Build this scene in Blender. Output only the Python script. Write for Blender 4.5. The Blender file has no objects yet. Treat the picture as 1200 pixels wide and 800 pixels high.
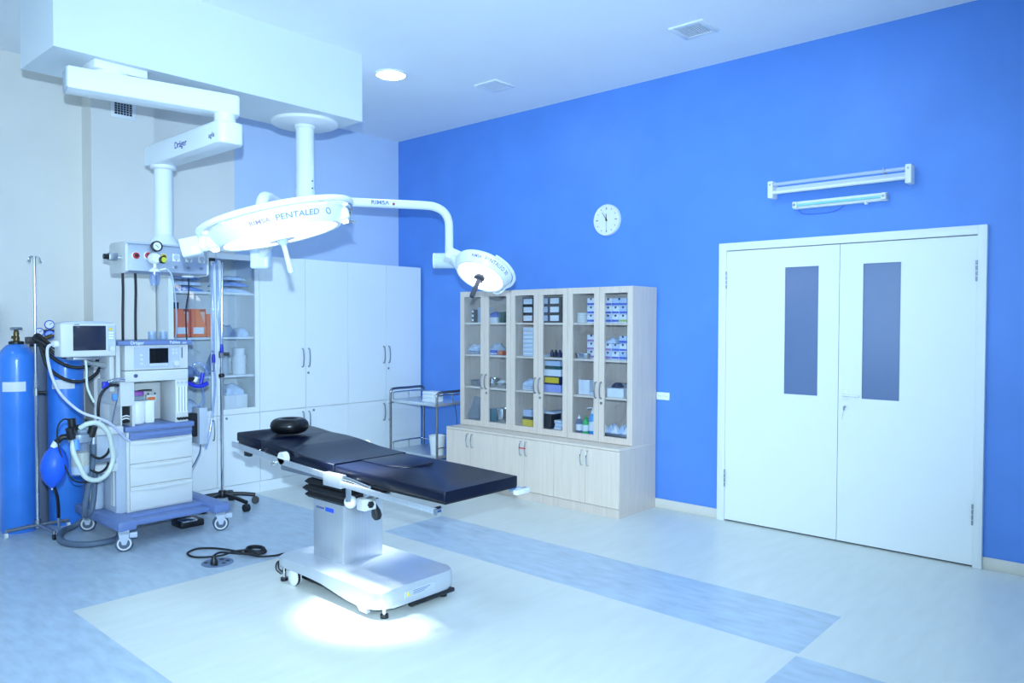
import bpy, bmesh, math, random
from mathutils import Vector, Matrix
random.seed(7)
S = bpy.context.scene
COL = S.collection
R = math.radians

# ------------------------------------------------------------------ camera
H = 3.553                                   # ceiling height
CAM = Vector((-5.4675, -6.5957, 1.5345))
yaw, pitch, roll = 0.8419, -0.0250, 0.0024
fw = Vector((math.sin(yaw)*math.cos(pitch), math.cos(yaw)*math.cos(pitch), math.sin(pitch)))
rt = Vector((math.cos(yaw), -math.sin(yaw), 0)); up = rt.cross(fw)
rt, up = math.cos(roll)*rt + math.sin(roll)*up, math.cos(roll)*up - math.sin(roll)*rt
cd = bpy.data.cameras.new('camera'); cd.sensor_width = 36; cd.lens = 880.5/1200*36; cd.clip_start = .05
cam = bpy.data.objects.new('camera', cd); COL.objects.link(cam)
mw = Matrix((rt, up, -fw)).transposed().to_4x4(); mw.translation = CAM
cam.matrix_world = mw; S.camera = cam

# ------------------------------------------------------------------ light and exposure
TINT = (0.53, 0.77, 1.0)                    # cold lamps under a warm camera setting
w = bpy.data.worlds.new('world'); S.world = w; w.use_nodes = True
w.node_tree.nodes['Background'].inputs[0].default_value = (.35, .55, .9, 1)
w.node_tree.nodes['Background'].inputs[1].default_value = .2
DOWNLIGHT = 88.0
def lamp(name, kind, loc, energy, color=TINT, **k):
    l = bpy.data.lights.new(name, kind); l.energy = energy; l.color = color
    for a, b in k.items(): setattr(l, a, b)
    o = bpy.data.objects.new(name, l); COL.objects.link(o); o.location = loc
    return o
def aim(o, d): o.rotation_euler = Vector(d).to_track_quat('-Z', 'Y').to_euler()
# the photographer's flash, on top of the camera
flash = lamp('camera_flash', 'SPOT', (-5.50, -6.62, 1.76), 1250, shadow_soft_size=.025, spot_size=R(94), spot_blend=1.0); aim(flash, fw+rt*-.12+Vector((0, 0, .03)))
# daylight through the window in the left wall
day = lamp('window_daylight', 'AREA', (-6.80, -4.2, 1.85), 85, shape='RECTANGLE', size=3.2, size_y=1.9)
aim(day, (1, 0, 0))
S.view_settings.view_transform = 'Standard'; S.view_settings.look = 'None'
S.view_settings.gamma = 1; S.view_settings.use_curve_mapping = False
S.view_settings.exposure = -0.09

# ------------------------------------------------------------------ materials
def lin(c):
    return tuple((v/255/12.92 if v/255 <= .04045 else ((v/255+.055)/1.055)**2.4) for v in c)
MATS = {}
def M(name, rgb, rough=.5, metal=0.0, var=.05, scale=6, stretch=(1, 1, 1), bump=0, spec=.5, emit=0, ecol=None, detail=4, coat=0):
    if name in MATS: return MATS[name]
    m = bpy.data.materials.new(name); m.use_nodes = True; nt = m.node_tree; N = nt.nodes; Lk = nt.links
    b = N['Principled BSDF']
    tc = N.new('ShaderNodeTexCoord'); mp = N.new('ShaderNodeMapping'); mp.inputs['Scale'].default_value = stretch
    no = N.new('ShaderNodeTexNoise'); no.inputs['Scale'].default_value = scale; no.inputs['Detail'].default_value = detail
    Lk.new(tc.outputs['Object'], mp.inputs['Vector']); Lk.new(mp.outputs[0], no.inputs['Vector'])
    rp = N.new('ShaderNodeValToRGB'); c = lin(rgb)
    rp.color_ramp.elements[0].position = .3; rp.color_ramp.elements[1].position = .7
    rp.color_ramp.elements[0].color = tuple(max(0, v*(1-var)) for v in c)+(1,)
    rp.color_ramp.elements[1].color = tuple(min(1, v*(1+var)) for v in c)+(1,)
    Lk.new(no.outputs['Fac'], rp.inputs[0]); Lk.new(rp.outputs[0], b.inputs['Base Color'])
    b.inputs['Roughness'].default_value = rough; b.inputs['Metallic'].default_value = metal
    b.inputs['Specular IOR Level'].default_value = spec
    b.inputs['Coat Weight'].default_value = coat; b.inputs['Coat Roughness'].default_value = .1
    if bump:
        bp = N.new('ShaderNodeBump'); bp.inputs['Strength'].default_value = bump; bp.inputs['Distance'].default_value = .01
        Lk.new(no.outputs['Fac'], bp.inputs['Height']); Lk.new(bp.outputs[0], b.inputs['Normal'])
    if emit:
        b.inputs['Emission Color'].default_value = (ecol or (1, 1, 1))+(1,); b.inputs['Emission Strength'].default_value = emit
    MATS[name] = m; return m
def glass(name, tint=(.9, .96, 1), gloss=.1, rough=.03, cover=0.0, body=(200, 215, 235)):
    """thin pane: clear transmission, a little gloss and an optional milky body"""
    m = bpy.data.materials.new(name); m.use_nodes = True; nt = m.node_tree; N = nt.nodes; Lk = nt.links
    N.remove(N['Principled BSDF']); out = N['Material Output']
    t = N.new('ShaderNodeBsdfTransparent'); t.inputs[0].default_value = tint+(1,)
    g = N.new('ShaderNodeBsdfGlossy'); g.inputs['Roughness'].default_value = rough
    mx = N.new('ShaderNodeMixShader'); mx.inputs[0].default_value = gloss
    Lk.new(t.outputs[0], mx.inputs[1]); Lk.new(g.outputs[0], mx.inputs[2]); last = mx
    if cover:
        d = N.new('ShaderNodeBsdfDiffuse'); d.inputs[0].default_value = lin(body)+(1,)
        m2 = N.new('ShaderNodeMixShader'); m2.inputs[0].default_value = cover
        Lk.new(mx.outputs[0], m2.inputs[1]); Lk.new(d.outputs[0], m2.inputs[2]); last = m2
    Lk.new(last.outputs[0], out.inputs[0]); MATS[name] = m; return m

wall_white = M('wall_paint_offwhite', (232, 228, 220), .7, var=.02, scale=3, bump=.02)
wall_pale = M('wall_paint_pale_blue', (198, 216, 242), .6, var=.02, scale=3, bump=.02)
wall_blue = M('wall_paint_blue', (92, 144, 225), .42, var=.05, scale=2.2, bump=.03)
ceil_white = M('ceiling_paint', (244, 247, 249), .8, var=.015, scale=2)
vinyl_light = M('vinyl_light', (222, 224, 216), .32, var=.035, scale=3.5, stretch=(1, 4, 1), detail=8)
vinyl_blue = M('vinyl_blue', (184, 200, 214), .32, var=.12, scale=9, stretch=(2.2, .7, 1), detail=10)
white = M('white_enamel', (238, 240, 240), .35, var=.01)
door_white = M('door_paint', (240, 243, 242), .38, var=.01, scale=2)
cab_white = M('white_laminate', (238, 243, 244), .28, var=.01, scale=2)
cab_edge = M('laminate_edge', (150, 170, 200), .5)
wood = M('pale_ash_laminate', (222, 206, 192), .45, var=.06, scale=7, stretch=(9, 9, .5), detail=6)
wood_front = M('pale_ash_door', (234, 217, 200), .42, var=.05, scale=7, stretch=(9, 9, .5), detail=6)
seam = M('dark_gap', (70, 74, 84), .8)
chrome = M('chrome', (215, 218, 222), .14, 1.0, var=.02)
steel = M('brushed_steel', (218, 222, 227), .34, .82, var=.06, scale=6, stretch=(40, 40, 1))
steel_d = M('dull_steel', (165, 170, 178), .4, 1.0, var=.04)
brass = M('aged_brass', (120, 105, 70), .4, .8)
black = M('black_plastic', (22, 23, 28), .4, var=.1)
rubber = M('black_rubber', (26, 27, 32), .6, var=.1)
vinylpad = M('black_pad_vinyl', (8, 15, 36), .34, var=.08, scale=30, spec=.28)
screen = M('dark_screen', (44, 48, 66), .12, var=.03)
screen_k = M('black_screen', (14, 15, 18), .1, var=.03)
mach_white = M('machine_white', (214, 216, 214), .4, var=.015)
mach_grey = M('machine_grey', (186, 196, 210), .42, var=.02)
mach_blue = M('machine_blue', (108, 130, 180), .38, var=.04)
navy = M('deep_blue_plastic', (30, 44, 190), .35)
grey_hose = M('grey_hose', (92, 108, 128), .5, var=.05)
cream_hose = M('cream_hose', (206, 216, 206), .45, var=.04)
alu = M('anodised_aluminium', (186, 196, 212), .42, .55, var=.03)
cyl_blue = M('cylinder_blue', (62, 136, 232), .32, var=.08, scale=5, bump=.25, coat=.3)
cyl_grey = M('cylinder_grey', (122, 132, 148), .5, var=.05)
bag_blue = M('bag_blue', (30, 96, 224), .4, var=.08, scale=9, bump=.1)
paper = M('white_paper', (236, 238, 240), .7, var=.02)
orange = M('orange_card', (255, 128, 62), .6, var=.05)
cream = M('cream_paint', (222, 216, 204), .5, var=.02)
frost = M('frosted_glass', (104, 124, 162), .22, var=.03, scale=1.5, spec=.7)
teal_tube = M('teal_tube', (150, 222, 214), .2, var=.02)
led = M('led_face', (255, 255, 255), .3, emit=3.0, ecol=(.9, .97, 1.0))
led2 = M('led_lens', (255, 255, 255), .2, emit=4.5, ecol=(.95, .99, 1.0))
down_em = M('downlight_diffuser', (255, 255, 255), .5, emit=DOWNLIGHT, ecol=TINT)
pane = glass('cabinet_pane', (.94, .965, .99), .07)
clear = glass('clear_plastic', (.82, .9, .98), .12, .1, .14, (225, 235, 250))
clear_blue = glass('clear_blue_plastic', (.84, .9, 1), .10, .12, .14, (150, 176, 240))
milky = glass('milky_plastic', (.85, .92, .98), .08, .2, .5, (225, 235, 245))
lampwhite = M('lamp_white', (236, 242, 246), .3, var=.01)
lamptrans = M('lamp_translucent_white', (206, 222, 236), .25, var=.01)
ink_blue = M('ink_blue', (40, 52, 150), .5)
ink_grey = M('ink_grey', (78, 92, 134), .5)
ink_soft = M('ink_soft', (112, 132, 176), .5)
ink_white = M('ink_white', (235, 240, 250), .5)
def col(name, rgb, rough=.55, **k): return M('tone_'+name, rgb, rough, **k)

# ------------------------------------------------------------------ mesh helpers (world coordinates)
ORG = {}
class B:
    def __init__(s): s.bm = bmesh.new()
    def _xf(s, vs, m):
        if m is not None: bmesh.ops.transform(s.bm, matrix=m, verts=vs)
    def box(s, x0, x1, y0, y1, z0, z1, bev=0, seg=2, m=None):
        vs = [s.bm.verts.new((x, y, z)) for x in (x0, x1) for y in (y0, y1) for z in (z0, z1)]
        F = [(0,1,3,2),(4,6,7,5),(0,4,5,1),(2,3,7,6),(0,2,6,4),(1,5,7,3)]
        fs = [s.bm.faces.new([vs[i] for i in f]) for f in F]
        if bev:
            es = list({e for f in fs for e in f.edges})
            r = bmesh.ops.bevel(s.bm, geom=es, offset=bev, segments=seg, affect='EDGES', profile=.5)
            vs = list({v for f in r['faces'] for v in f.verts} | {v for v in vs if v.is_valid})
        s._xf(vs, m); return s
    def cyl(s, p0, p1, r0, r1=None, n=16, caps=True):
        p0, p1 = Vector(p0), Vector(p1); r1 = r0 if r1 is None else r1
        q = (p1-p0).to_track_quat('Z', 'Y')
        a = [[s.bm.verts.new(p + q @ Vector((r*math.cos(2*math.pi*i/n), r*math.sin(2*math.pi*i/n), 0))) for i in range(n)] for p, r in ((p0, r0), (p1, r1))]
        for i in range(n):
            j = (i+1) % n; s.bm.faces.new((a[0][i], a[0][j], a[1][j], a[1][i]))
        if caps: s.bm.faces.new(a[0][::-1]); s.bm.faces.new(a[1])
        return s
    def lathe(s, prof, m=None, n=28, a0=0, a1=2*math.pi):
        full = abs(a1-a0-2*math.pi) < 1e-6; k = n if full else n+1; rings = []; vs = []
        for r, z in prof:
            if r < 1e-5: v = s.bm.verts.new((0, 0, z)); rings.append([v]); vs.append(v)
            else:
                g = [s.bm.verts.new((r*math.cos(a0+(a1-a0)*i/n), r*math.sin(a0+(a1-a0)*i/n), z)) for i in range(k)]
                rings.append(g); vs += g
        for a, b in zip(rings, rings[1:]):
            for i in range(n):
                j = (i+1) % k
                if len(a) == 1 and len(b) == 1: continue
                if len(a) == 1: s.bm.faces.new((a[0], b[j], b[i]))
                elif len(b) == 1: s.bm.faces.new((a[i], a[j], b[0]))
                else: s.bm.faces.new((a[i], a[j], b[j], b[i]))
        s._xf(vs, m); return s
    def tube(s, pts, r, n=8, smooth=6, closed=False, caps=True):
        P = [Vector(p) for p in pts]
        if smooth:
            Q = []; k = len(P); rng = range(k) if closed else range(k-1)
            g = (lambda i: P[i % k]) if closed else (lambda i: P[max(0, min(k-1, i))])
            for i in rng:
                a, b, c, d = g(i-1), g(i), g(i+1), g(i+2)
                for t in range(smooth):
                    t /= smooth
                    Q.append(.5*((2*b)+(c-a)*t+(2*a-5*b+4*c-d)*t*t+(3*b-a-3*c+d)*t**3))
            if not closed: Q.append(P[-1])
            P = Q
        rings = []; nrm = None; k = len(P)
        for i, p in enumerate(P):
            t = (P[(i+1) % k]-P[i-1]) if closed else (P[min(k-1, i+1)]-P[max(0, i-1)])
            if t.length < 1e-9: t = Vector((0, 0, 1))
            t.normalize()
            if nrm is None: nrm = t.orthogonal().normalized()
            nrm = nrm - t*nrm.dot(t)
            nrm = nrm.normalized() if nrm.length > 1e-6 else t.orthogonal().normalized()
            bn = t.cross(nrm); rr = r[min(len(r)-1, int(i*len(r)/k))] if isinstance(r, (list, tuple)) else r
            rings.append([s.bm.verts.new(p+(nrm*math.cos(2*math.pi*j/n)+bn*math.sin(2*math.pi*j/n))*rr) for j in range(n)])
        for i in range(k if closed else k-1):
            a, b = rings[i], rings[(i+1) % k]
            for j in range(n):
                l = (j+1) % n; s.bm.faces.new((a[j], a[l], b[l], b[j]))
        if caps and not closed: s.bm.faces.new(rings[0][::-1]); s.bm.faces.new(rings[-1])
        return s
    def prism(s, poly, lo, hi, axis='z', bev=0, m=None, seg=2):
        def mk(p, h): return {'z': (p[0], p[1], h), 'x': (h, p[0], p[1]), 'y': (p[0], h, p[1])}[axis]
        a = [s.bm.verts.new(mk(p, lo)) for p in poly]; b = [s.bm.verts.new(mk(p, hi)) for p in poly]; n = len(poly)
        fs = [s.bm.faces.new(a[::-1]), s.bm.faces.new(b)]
        for i in range(n): fs.append(s.bm.faces.new((a[i], a[(i+1) % n], b[(i+1) % n], b[i])))
        vs = a+b
        if bev:
            es = [e for e in fs[0].edges]+[e for e in fs[1].edges]
            r = bmesh.ops.bevel(s.bm, geom=es, offset=bev, segments=seg, affect='EDGES', profile=.5)
            vs = list({v for f in r['faces'] for v in f.verts} | {v for v in vs if v.is_valid})
        s._xf(vs, m); return s
    def torus(s, c, Rr, r, m=None, n=28, k=10, sz=1.0):
        vs = []; g = []
        for i in range(n):
            a = 2*math.pi*i/n; row = []
            for j in range(k):
                b = 2*math.pi*j/k; row.append(s.bm.verts.new(((Rr+r*math.cos(b))*math.cos(a), (Rr+r*math.cos(b))*math.sin(a), r*sz*math.sin(b))))
            g.append(row); vs += row
        for i in range(n):
            for j in range(k): s.bm.faces.new((g[i][j], g[(i+1) % n][j], g[(i+1) % n][(j+1) % k], g[i][(j+1) % k]))
        mm = Matrix.Translation(Vector(c)) @ (m or Matrix.Identity(4)); s._xf(vs, mm); return s
    def ball(s, c, r, m=None, n=14, sx=1, sy=1, sz=1):
        prof = [(r*math.sin(math.pi*i/n), -r*math.cos(math.pi*i/n)) for i in range(n+1)]
        prof[0] = (0, -r); prof[-1] = (0, r)
        return s.lathe(prof, Matrix.Translation(Vector(c)) @ (m or Matrix.Identity(4)) @ Matrix.Diagonal((sx, sy, sz, 1)), n=18)
def axis_m(c, d):
    """matrix whose local +Z points along d, at c"""
    return Matrix.Translation(Vector(c)) @ Vector(d).to_track_quat('Z', 'Y').to_matrix().to_4x4()
def props(o, label=None, cat=None, group=None, kind=None):
    for k, v in (('label', label), ('category', cat), ('group', group), ('kind', kind)):
        if v: o[k] = v
    return o
def mesh(name, b, m, parent=None, origin=None, ang=38):
    bm = b.bm
    bmesh.ops.remove_doubles(bm, verts=bm.verts, dist=1e-6)
    bmesh.ops.recalc_face_normals(bm, faces=bm.faces)
    for f in bm.faces: f.smooth = True
    for e in bm.edges: e.smooth = (len(e.link_faces) == 2 and e.calc_face_angle(0) < R(ang))
    o0 = ORG[parent.name] if parent else Vector(origin if origin is not None else (0, 0, 0))
    bmesh.ops.translate(bm, vec=-o0, verts=bm.verts)
    me = bpy.data.meshes.new(name); bm.to_mesh(me); bm.free(); me.materials.append(m)
    o = bpy.data.objects.new(name, me); COL.objects.link(o)
    if parent: o.parent = parent
    else: o.location = o0
    ORG[o.name] = o0
    return o
def thing(name, label, cat, loc, group=None):
    o = bpy.data.objects.new(name, None); o.empty_display_size = .05; COL.objects.link(o); o.location = loc
    ORG[o.name] = Vector(loc); return props(o, label, cat, group)
def single(name, b, m, label, cat, loc, group=None): return props(mesh(name, b, m, origin=loc), label, cat, group)
def struct(name, b, m, parent=None):
    o = mesh(name, b, m, parent)
    if not parent: o['kind'] = 'structure'
    return o
def text(name, s, size, fn, m, parent, depth=.0006, bold=.006):
    """lettering: built-in font outlines; fn maps (x, y, h) of the line to the world"""
    cu = bpy.data.curves.new('t', 'FONT'); cu.body = s; cu.size = size; cu.align_x = 'CENTER'; cu.align_y = 'CENTER'; cu.extrude = depth; cu.offset = size*bold; cu.resolution_u = 3
    ob = bpy.data.objects.new('t', cu); COL.objects.link(ob); bpy.context.view_layer.update()
    me = bpy.data.meshes.new_from_object(ob.evaluated_get(bpy.context.evaluated_depsgraph_get()))
    bpy.data.objects.remove(ob); bpy.data.curves.remove(cu)
    b = B(); b.bm.from_mesh(me); bpy.data.meshes.remove(me)
    for v in b.bm.verts: v.co = fn(*v.co)
    o = mesh(name, b, m, parent); return o
# ================================================================== THE ROOM
XL, YF = -6.6, -8.4
fl = struct('floor', B().box(XL, 0, YF, 0, -.08, -.004), col('screed', (150, 150, 150)))
def sheet(x0, x1, y0, y1, m):
    g = 0
    mesh('vinyl_sheet', B().box(x0+g, x1-g, y0+g, y1-g, -.004, 0), m, fl)
sheet(-4.07, -2.0, -5.29, -2.225, vinyl_light)
sheet(-2.0, -1.41, -5.29, -2.235, vinyl_blue)
sheet(XL, -4.07, YF, 0, vinyl_blue)
sheet(-4.07, -2.0, -2.225, 0, vinyl_blue)
sheet(-4.07, -2.03, YF, -5.29, vinyl_blue)
sheet(-2.03, 0, YF, -5.29, vinyl_light)
sheet(-2.0, 0, -2.235, 0, vinyl_light)
sheet(-1.41, 0, -5.29, -2.235, vinyl_light)
struct('ceiling', B().box(XL-.15, .15, YF-.15, .15, H, H+.1), ceil_white)
struct('ceiling_soffit', B().box(-4.04, -1.957, -1.938, -1.36, 3.05, H), M('soffit_paint', (217, 225, 230), .6, var=.015, scale=2))
struct('wall_back', B().box(XL, -1.956, 0, .15, -.08, H), wall_white)
struct('wall_back_blue', B().box(-1.956, 0, 0, .15, -.08, H), wall_pale)
struct('wall_column', B().box(-3.252, -2.768, -.2, 0, 0, H), wall_white)
struct('wall_right', B().box(0, .15, YF-.15, .15, -.08, H), wall_blue)
wl = B(); wl.box(XL-.15, XL, YF-.15, -5.8, -.08, H); wl.box(XL-.15, XL, -2.6, .15, -.08, H); wl.box(XL-.15, XL, -5.8, -2.6, -.08, .9); wl.box(XL-.15, XL, -5.8, -2.6, 2.8, H)
struct('wall_left', wl, wall_white)
wf = B(); wf.box(XL-.10, XL-.04, -5.8, -5.74, .9, 2.8); wf.box(XL-.10, XL-.04, -2.66, -2.6, .9, 2.8); wf.box(XL-.10, XL-.04, -5.74, -2.66, .9, .96); wf.box(XL-.10, XL-.04, -5.74, -2.66, 2.74, 2.8); wf.box(XL-.10, XL-.04, -4.23, -4.17, .96, 2.74)
wn = struct('window_1', wf, white)
for a_, b_ in ((-5.74, -4.23), (-4.17, -2.66)): mesh('window_pane', B().box(XL-.075, XL-.069, a_, b_, .96, 2.74), pane, wn)
mesh('window_sill', B().box(XL-.04, XL+.12, -5.85, -2.55, .87, .9, .005), white, wn)
struct('wall_front', B().box(XL, 0, YF-.15, YF, -.08, H), wall_white)
struct('baseboard_back', B().box(XL, -3.252, -.014, 0, 0, .075, .003), cream)
struct('baseboard_right', B().box(-.014, 0, -3.898, -.40, 0, .075, .003), cream)
struct('trim_1', B().box(-.014, 0, YF, -5.683, 0, .075, .003), cream)
struct('trim_2', B().box(-3.26, -2.768, -.214, -.2, 0, .075, .003), cream)

# ---- double door in the blue wall
d = bpy.data.objects.new('door_1', None); COL.objects.link(d); d.location = (0, -4.79, 0); ORG['door_1'] = Vector((0, -4.79, 0))
d['kind'] = 'structure'
fr = B()
fr.box(-.038, 0, -3.957, -3.898, 0, 2.15, .003); fr.box(-.038, 0, -5.683, -5.632, 0, 2.15, .003); fr.box(-.038, 0, -5.632, -3.957, 2.092, 2.15, .003)
mesh('door_frame', fr, door_white, d)
mesh('door_reveal', B().box(-.004, 0, -5.632, -3.957, 0, 2.092), seam, d)
def leaf(y0, y1, wy0, wy1, hy, hside, lever):
    x0, x1, z0, z1, wz0, wz1 = -.024, -.004, .012, 2.087, 1.012, 1.95
    b = B(); b.box(x0, x1, y0, wy0, z0, z1); b.box(x0, x1, wy1, y1, z0, z1); b.box(x0, x1, wy0, wy1, z0, wz0); b.box(x0, x1, wy0, wy1, wz1, z1)
    lf = mesh('door_leaf', b, door_white, d)
    bd = B(); t = .006
    bd.box(x0-.003, x0+.004, wy0, wy0+t, wz0, wz1); bd.box(x0-.003, x0+.004, wy1-t, wy1, wz0, wz1); bd.box(x0-.003, x0+.004, wy0+t, wy1-t, wz0, wz0+t); bd.box(x0-.003, x0+.004, wy0+t, wy1-t, wz1-t, wz1)
    mesh('glazing_bead', bd, door_white, lf)
    mesh('glass_pane', B().box(-.016, -.010, wy0+.002, wy1-.002, wz0+.002, wz1-.002), frost, lf)
    for hz in (1.80, .27):
        hb = B()
        for k in range(4): hb.cyl((-.04, hy, hz+k*.034), (-.04, hy, hz+k*.034+.029), .0055, n=10)
        mesh('hinge', hb, steel_d, lf)
    if lever:
        h = B(); h.box(-.03, -.024, -4.868, -4.828, 1.0, 1.075, .004); h.cyl((-.024, -4.846, 1.04), (-.075, -4.846, 1.04), .010, n=12)
        h.tube([(-.072, -4.846, 1.04), (-.074, -4.87, 1.04), (-.072, -4.91, 1.038), (-.07, -4.955, 1.036)], .0095, n=10)
        mesh('door_handle', h, white, lf)
        e = B(); e.lathe([(0, 0), (.024, 0), (.024, .004), (0, .004)], axis_m((-.024, -4.85, .95), (-1, 0, 0)), 18)
        mesh('keyhole_plate', e, white, lf)
        k = B(); k.cyl((-.028, -4.85, .955), (-.05, -4.85, .955), .007, n=10); k.torus((-.052, -4.85, .945), .011, .003, Matrix.Rotation(R(90), 4, 'X'), 14, 6); k.tube([(-.052, -4.85, .935), (-.05, -4.842, .90), (-.05, -4.838, .868)], .0016, 6)
        mesh('key', k, steel_d, lf)
leaf(-4.7985, -3.959, -4.663, -4.41, -3.962, 1, False)
leaf(-5.630, -4.8025, -5.2, -4.951, -5.629, -1, True)

# ---- wall clock
c = thing('wall_clock', 'round white wall clock with thin dark hands on the blue wall', 'clock', (0, -2.835, 2.43))
ax = axis_m((0, -2.835, 2.43), (-1, 0, 0))
mesh('clock_case', B().lathe([(0, 0), (.136, 0), (.138, .02), (.132, .032), (.124, .032), (.122, .024), (0, .024)], ax, 40), white, c)
dial = mesh('clock_dial', B().lathe([(0, .0242), (.1215, .0242), (.1215, .0262), (0, .0262)], ax, 40), paper, c)
for i in range(12):
    a = R(30*i); u = Vector((0, -math.sin(a), math.cos(a))); p = Vector((-.027, -2.835, 2.43))
    mesh('hour_mark', B().cyl(p+u*(.098 if i % 3 else .09), p+u*.108, .003 if i % 3 else .0042, n=6), ink_grey, dial)
for nm, a, L, r in (('hour_hand', R(-3), .055, .0042), ('minute_hand', R(-32), .078, .003)):
    u = Vector((0, -math.sin(a), math.cos(a))); p = Vector((-.029, -2.835, 2.43)); mesh(nm, B().cyl(p-u*.012, p+u*L, r, r*.6, n=8), black, dial)
mesh('second_hand', B().cyl((-.031, -2.835, 2.43), (-.031, -2.835, 2.335), .0012, n=6), black, dial)
mesh('hub', B().cyl((-.026, -2.835, 2.43), (-.033, -2.835, 2.43), .008, n=12), black, dial)

# ---- two tube lamps above the door
t = thing('tube_lamp', 'longer upper tube lamp with white end sockets and reflector above the door', 'lamp', (0, -4.785, 2.50), 'tube lamps above the door')
mesh('mounting_rail', B().box(-.04, 0, -5.225, -4.345, 2.495, 2.53, .004), lampwhite, t)
mesh('reflector', B().prism([(-.04, 2.50), (-.075, 2.475), (-.078, 2.478), (-.046, 2.512), (-.04, 2.53)], -5.22, -4.35, 'y'), lampwhite, t)
for y in (-4.325, -5.245):
    so = mesh('end_socket', B().box(-.10, 0, y-.019, y+.019, 2.448, 2.572, .006), white, t)
    mesh('socket_screw', B().cyl((-.10, y, 2.545), (-.106, y, 2.545), .006, n=8), steel_d, so)
mesh('tube', B().cyl((-.088, -5.23, 2.545), (-.088, -4.34, 2.545), .0125, n=14), milky, t)
mesh('lower_tube', B().cyl((-.09, -5.23, 2.487), (-.09, -4.34, 2.487), .0125, n=14), white, t)
mesh('clip', B().box(-.105, -.04, -5.10, -5.092, 2.53, 2.562), steel_d, t); 
t = thing('tube_lamp', 'shorter lower tube lamp with a teal tube above the door', 'lamp', (0, -4.79, 2.38), 'tube lamps above the door')
mesh('mounting_rail', B().box(-.045, 0, -5.105, -4.476, 2.358, 2.412, .005), white, t)
mesh('tube', B().cyl((-.066, -5.075, 2.382), (-.066, -4.51, 2.382), .0085, n=12), teal_tube, t)
for y in (-4.495, -5.09):
    so = mesh('end_socket', B().box(-.075, -.02, y-.015, y+.015, 2.362, 2.408, .005), white, t)
    mesh('contact', B().cyl((-.075, y, 2.385), (-.079, y, 2.385), .010, n=10), steel_d, so)
mesh('switch_knob', B().cyl((-.03, -4.97, 2.358), (-.03, -4.97, 2.345), .012, n=12), white, t)
single('lamp_cable', B().tube([(-.006, -4.50, 2.358), (-.006, -4.53, 2.328), (-.006, -4.60, 2.318), (-.006, -4.75, 2.322), (-.006, -4.82, 2.357)], .003, 6), M('cable_blue', (70, 110, 215)), 'thin blue cable sagging on the wall under the shorter tube lamp', 'cable', (0, -4.6, 2.32))

# ---- wall outlet, soap dispenser
o = thing('wall_outlet', 'white double wall socket beside the pale wood cabinets', 'socket', (0, -3.396, .93))
mesh('cover_plate', B().box(-.012, 0, -3.456, -3.337, .899, .962, .003), white, o)
for y in (-3.367, -3.426):
    r_ = mesh('socket_ring', B().lathe([(0, 0), (.021, 0), (.023, .004), (.019, .004), (.018, .001), (0, .001)], axis_m((-.012, y, .93), (-1, 0, 0)), 18), white, o)
    for s_ in (-1, 1): mesh('contact_hole', B().cyl((-.012, y+s_*.008, .93), (-.0142, y+s_*.008, .93), .0024, n=8), black, r_)
o = thing('soap_dispenser', 'white soap dispenser on the wall at the left edge of the photo', 'dispenser', (-3.87, 0, 1.52))
mesh('housing', B().box(-3.98, -3.845, -.10, 0, 1.46, 1.66, .012), white, o)
mesh('tank', B().box(-3.97, -3.855, -.09, -.01, 1.39, 1.46, .008), milky, o)
mesh('push_lever', B().box(-3.95, -3.875, -.12, -.09, 1.47, 1.52, .006), mach_grey, o)

# ---- ceiling vents, wall vent, downlights
def ceil_vent(x0, x1, y0, y1, label, n, fine):
    v = thing('ceiling_vent', label, 'vent', ((x0+x1)/2, (y0+y1)/2, H), 'ceiling vents')
    w_ = .035; z0, z1 = H-.012, H
    f = B(); f.box(x0, x1, y0, y0+w_, z0, z1, .003); f.box(x0, x1, y1-w_, y1, z0, z1, .003); f.box(x0, x0+w_, y0+w_, y1-w_, z0, z1, .003); f.box(x1-w_, x1, y0+w_, y1-w_, z0, z1, .003)
    mesh('vent_frame', f, white, v)
    mesh('vent_back', B().box(x0+w_, x1-w_, y0+w_, y1-w_, H-.002, H), col('duct_dark', (60, 70, 92)) if not fine else mach_grey, v)
    for i in range(n):
        y = y0+w_+(y1-y0-2*w_)*(i+.5)/n; hw = (y1-y0-2*w_)/n*(.20 if not fine else .38)
        mesh('slat', B().box(x0+w_, x1-w_, y-hw, y+hw, H-.011, H-.004, m=None), white, v)
ceil_vent(-.882, -.635, -2.31, -2.06, 'smaller-looking fine-slatted ceiling vent near the back corner', 14, True)
ceil_vent(-.878, -.622, -4.18, -3.925, 'square ceiling vent with wide open slats nearer the door', 11, False)
v = thing('wall_vent', 'square white wall vent with a dark grid high on the column', 'vent', (-3.01, -.2, 3.25))
f = B(); x0, x1, z0, z1, w_ = -3.109, -2.915, 3.165, 3.355, .03
f.box(x0, x1, -.212, -.2, z0, z0+w_, .003); f.box(x0, x1, -.212, -.2, z1-w_, z1, .003); f.box(x0, x0+w_, -.212, -.2, z0+w_, z1-w_, .003); f.box(x1-w_, x1, -.212, -.2, z0+w_, z1-w_, .003)
mesh('vent_frame', f, white, v); mesh('vent_back', B().box(x0+w_, x1-w_, -.203, -.2, z0+w_, z1-w_), black, v)
for i in range(1, 6): mesh('grid_bar', B().box(x0+w_+i*.0223-.0025, x0+w_+i*.0223+.0025, -.21, -.203, z0+w_, z1-w_), mach_grey, v)
for i in range(1, 7): mesh('grid_bar', B().box(x0+w_, x1-w_, -.209, -.204, z0+w_+i*.0186-.002, z0+w_+i*.0186+.002), mach_grey, v)
first = None
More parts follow.
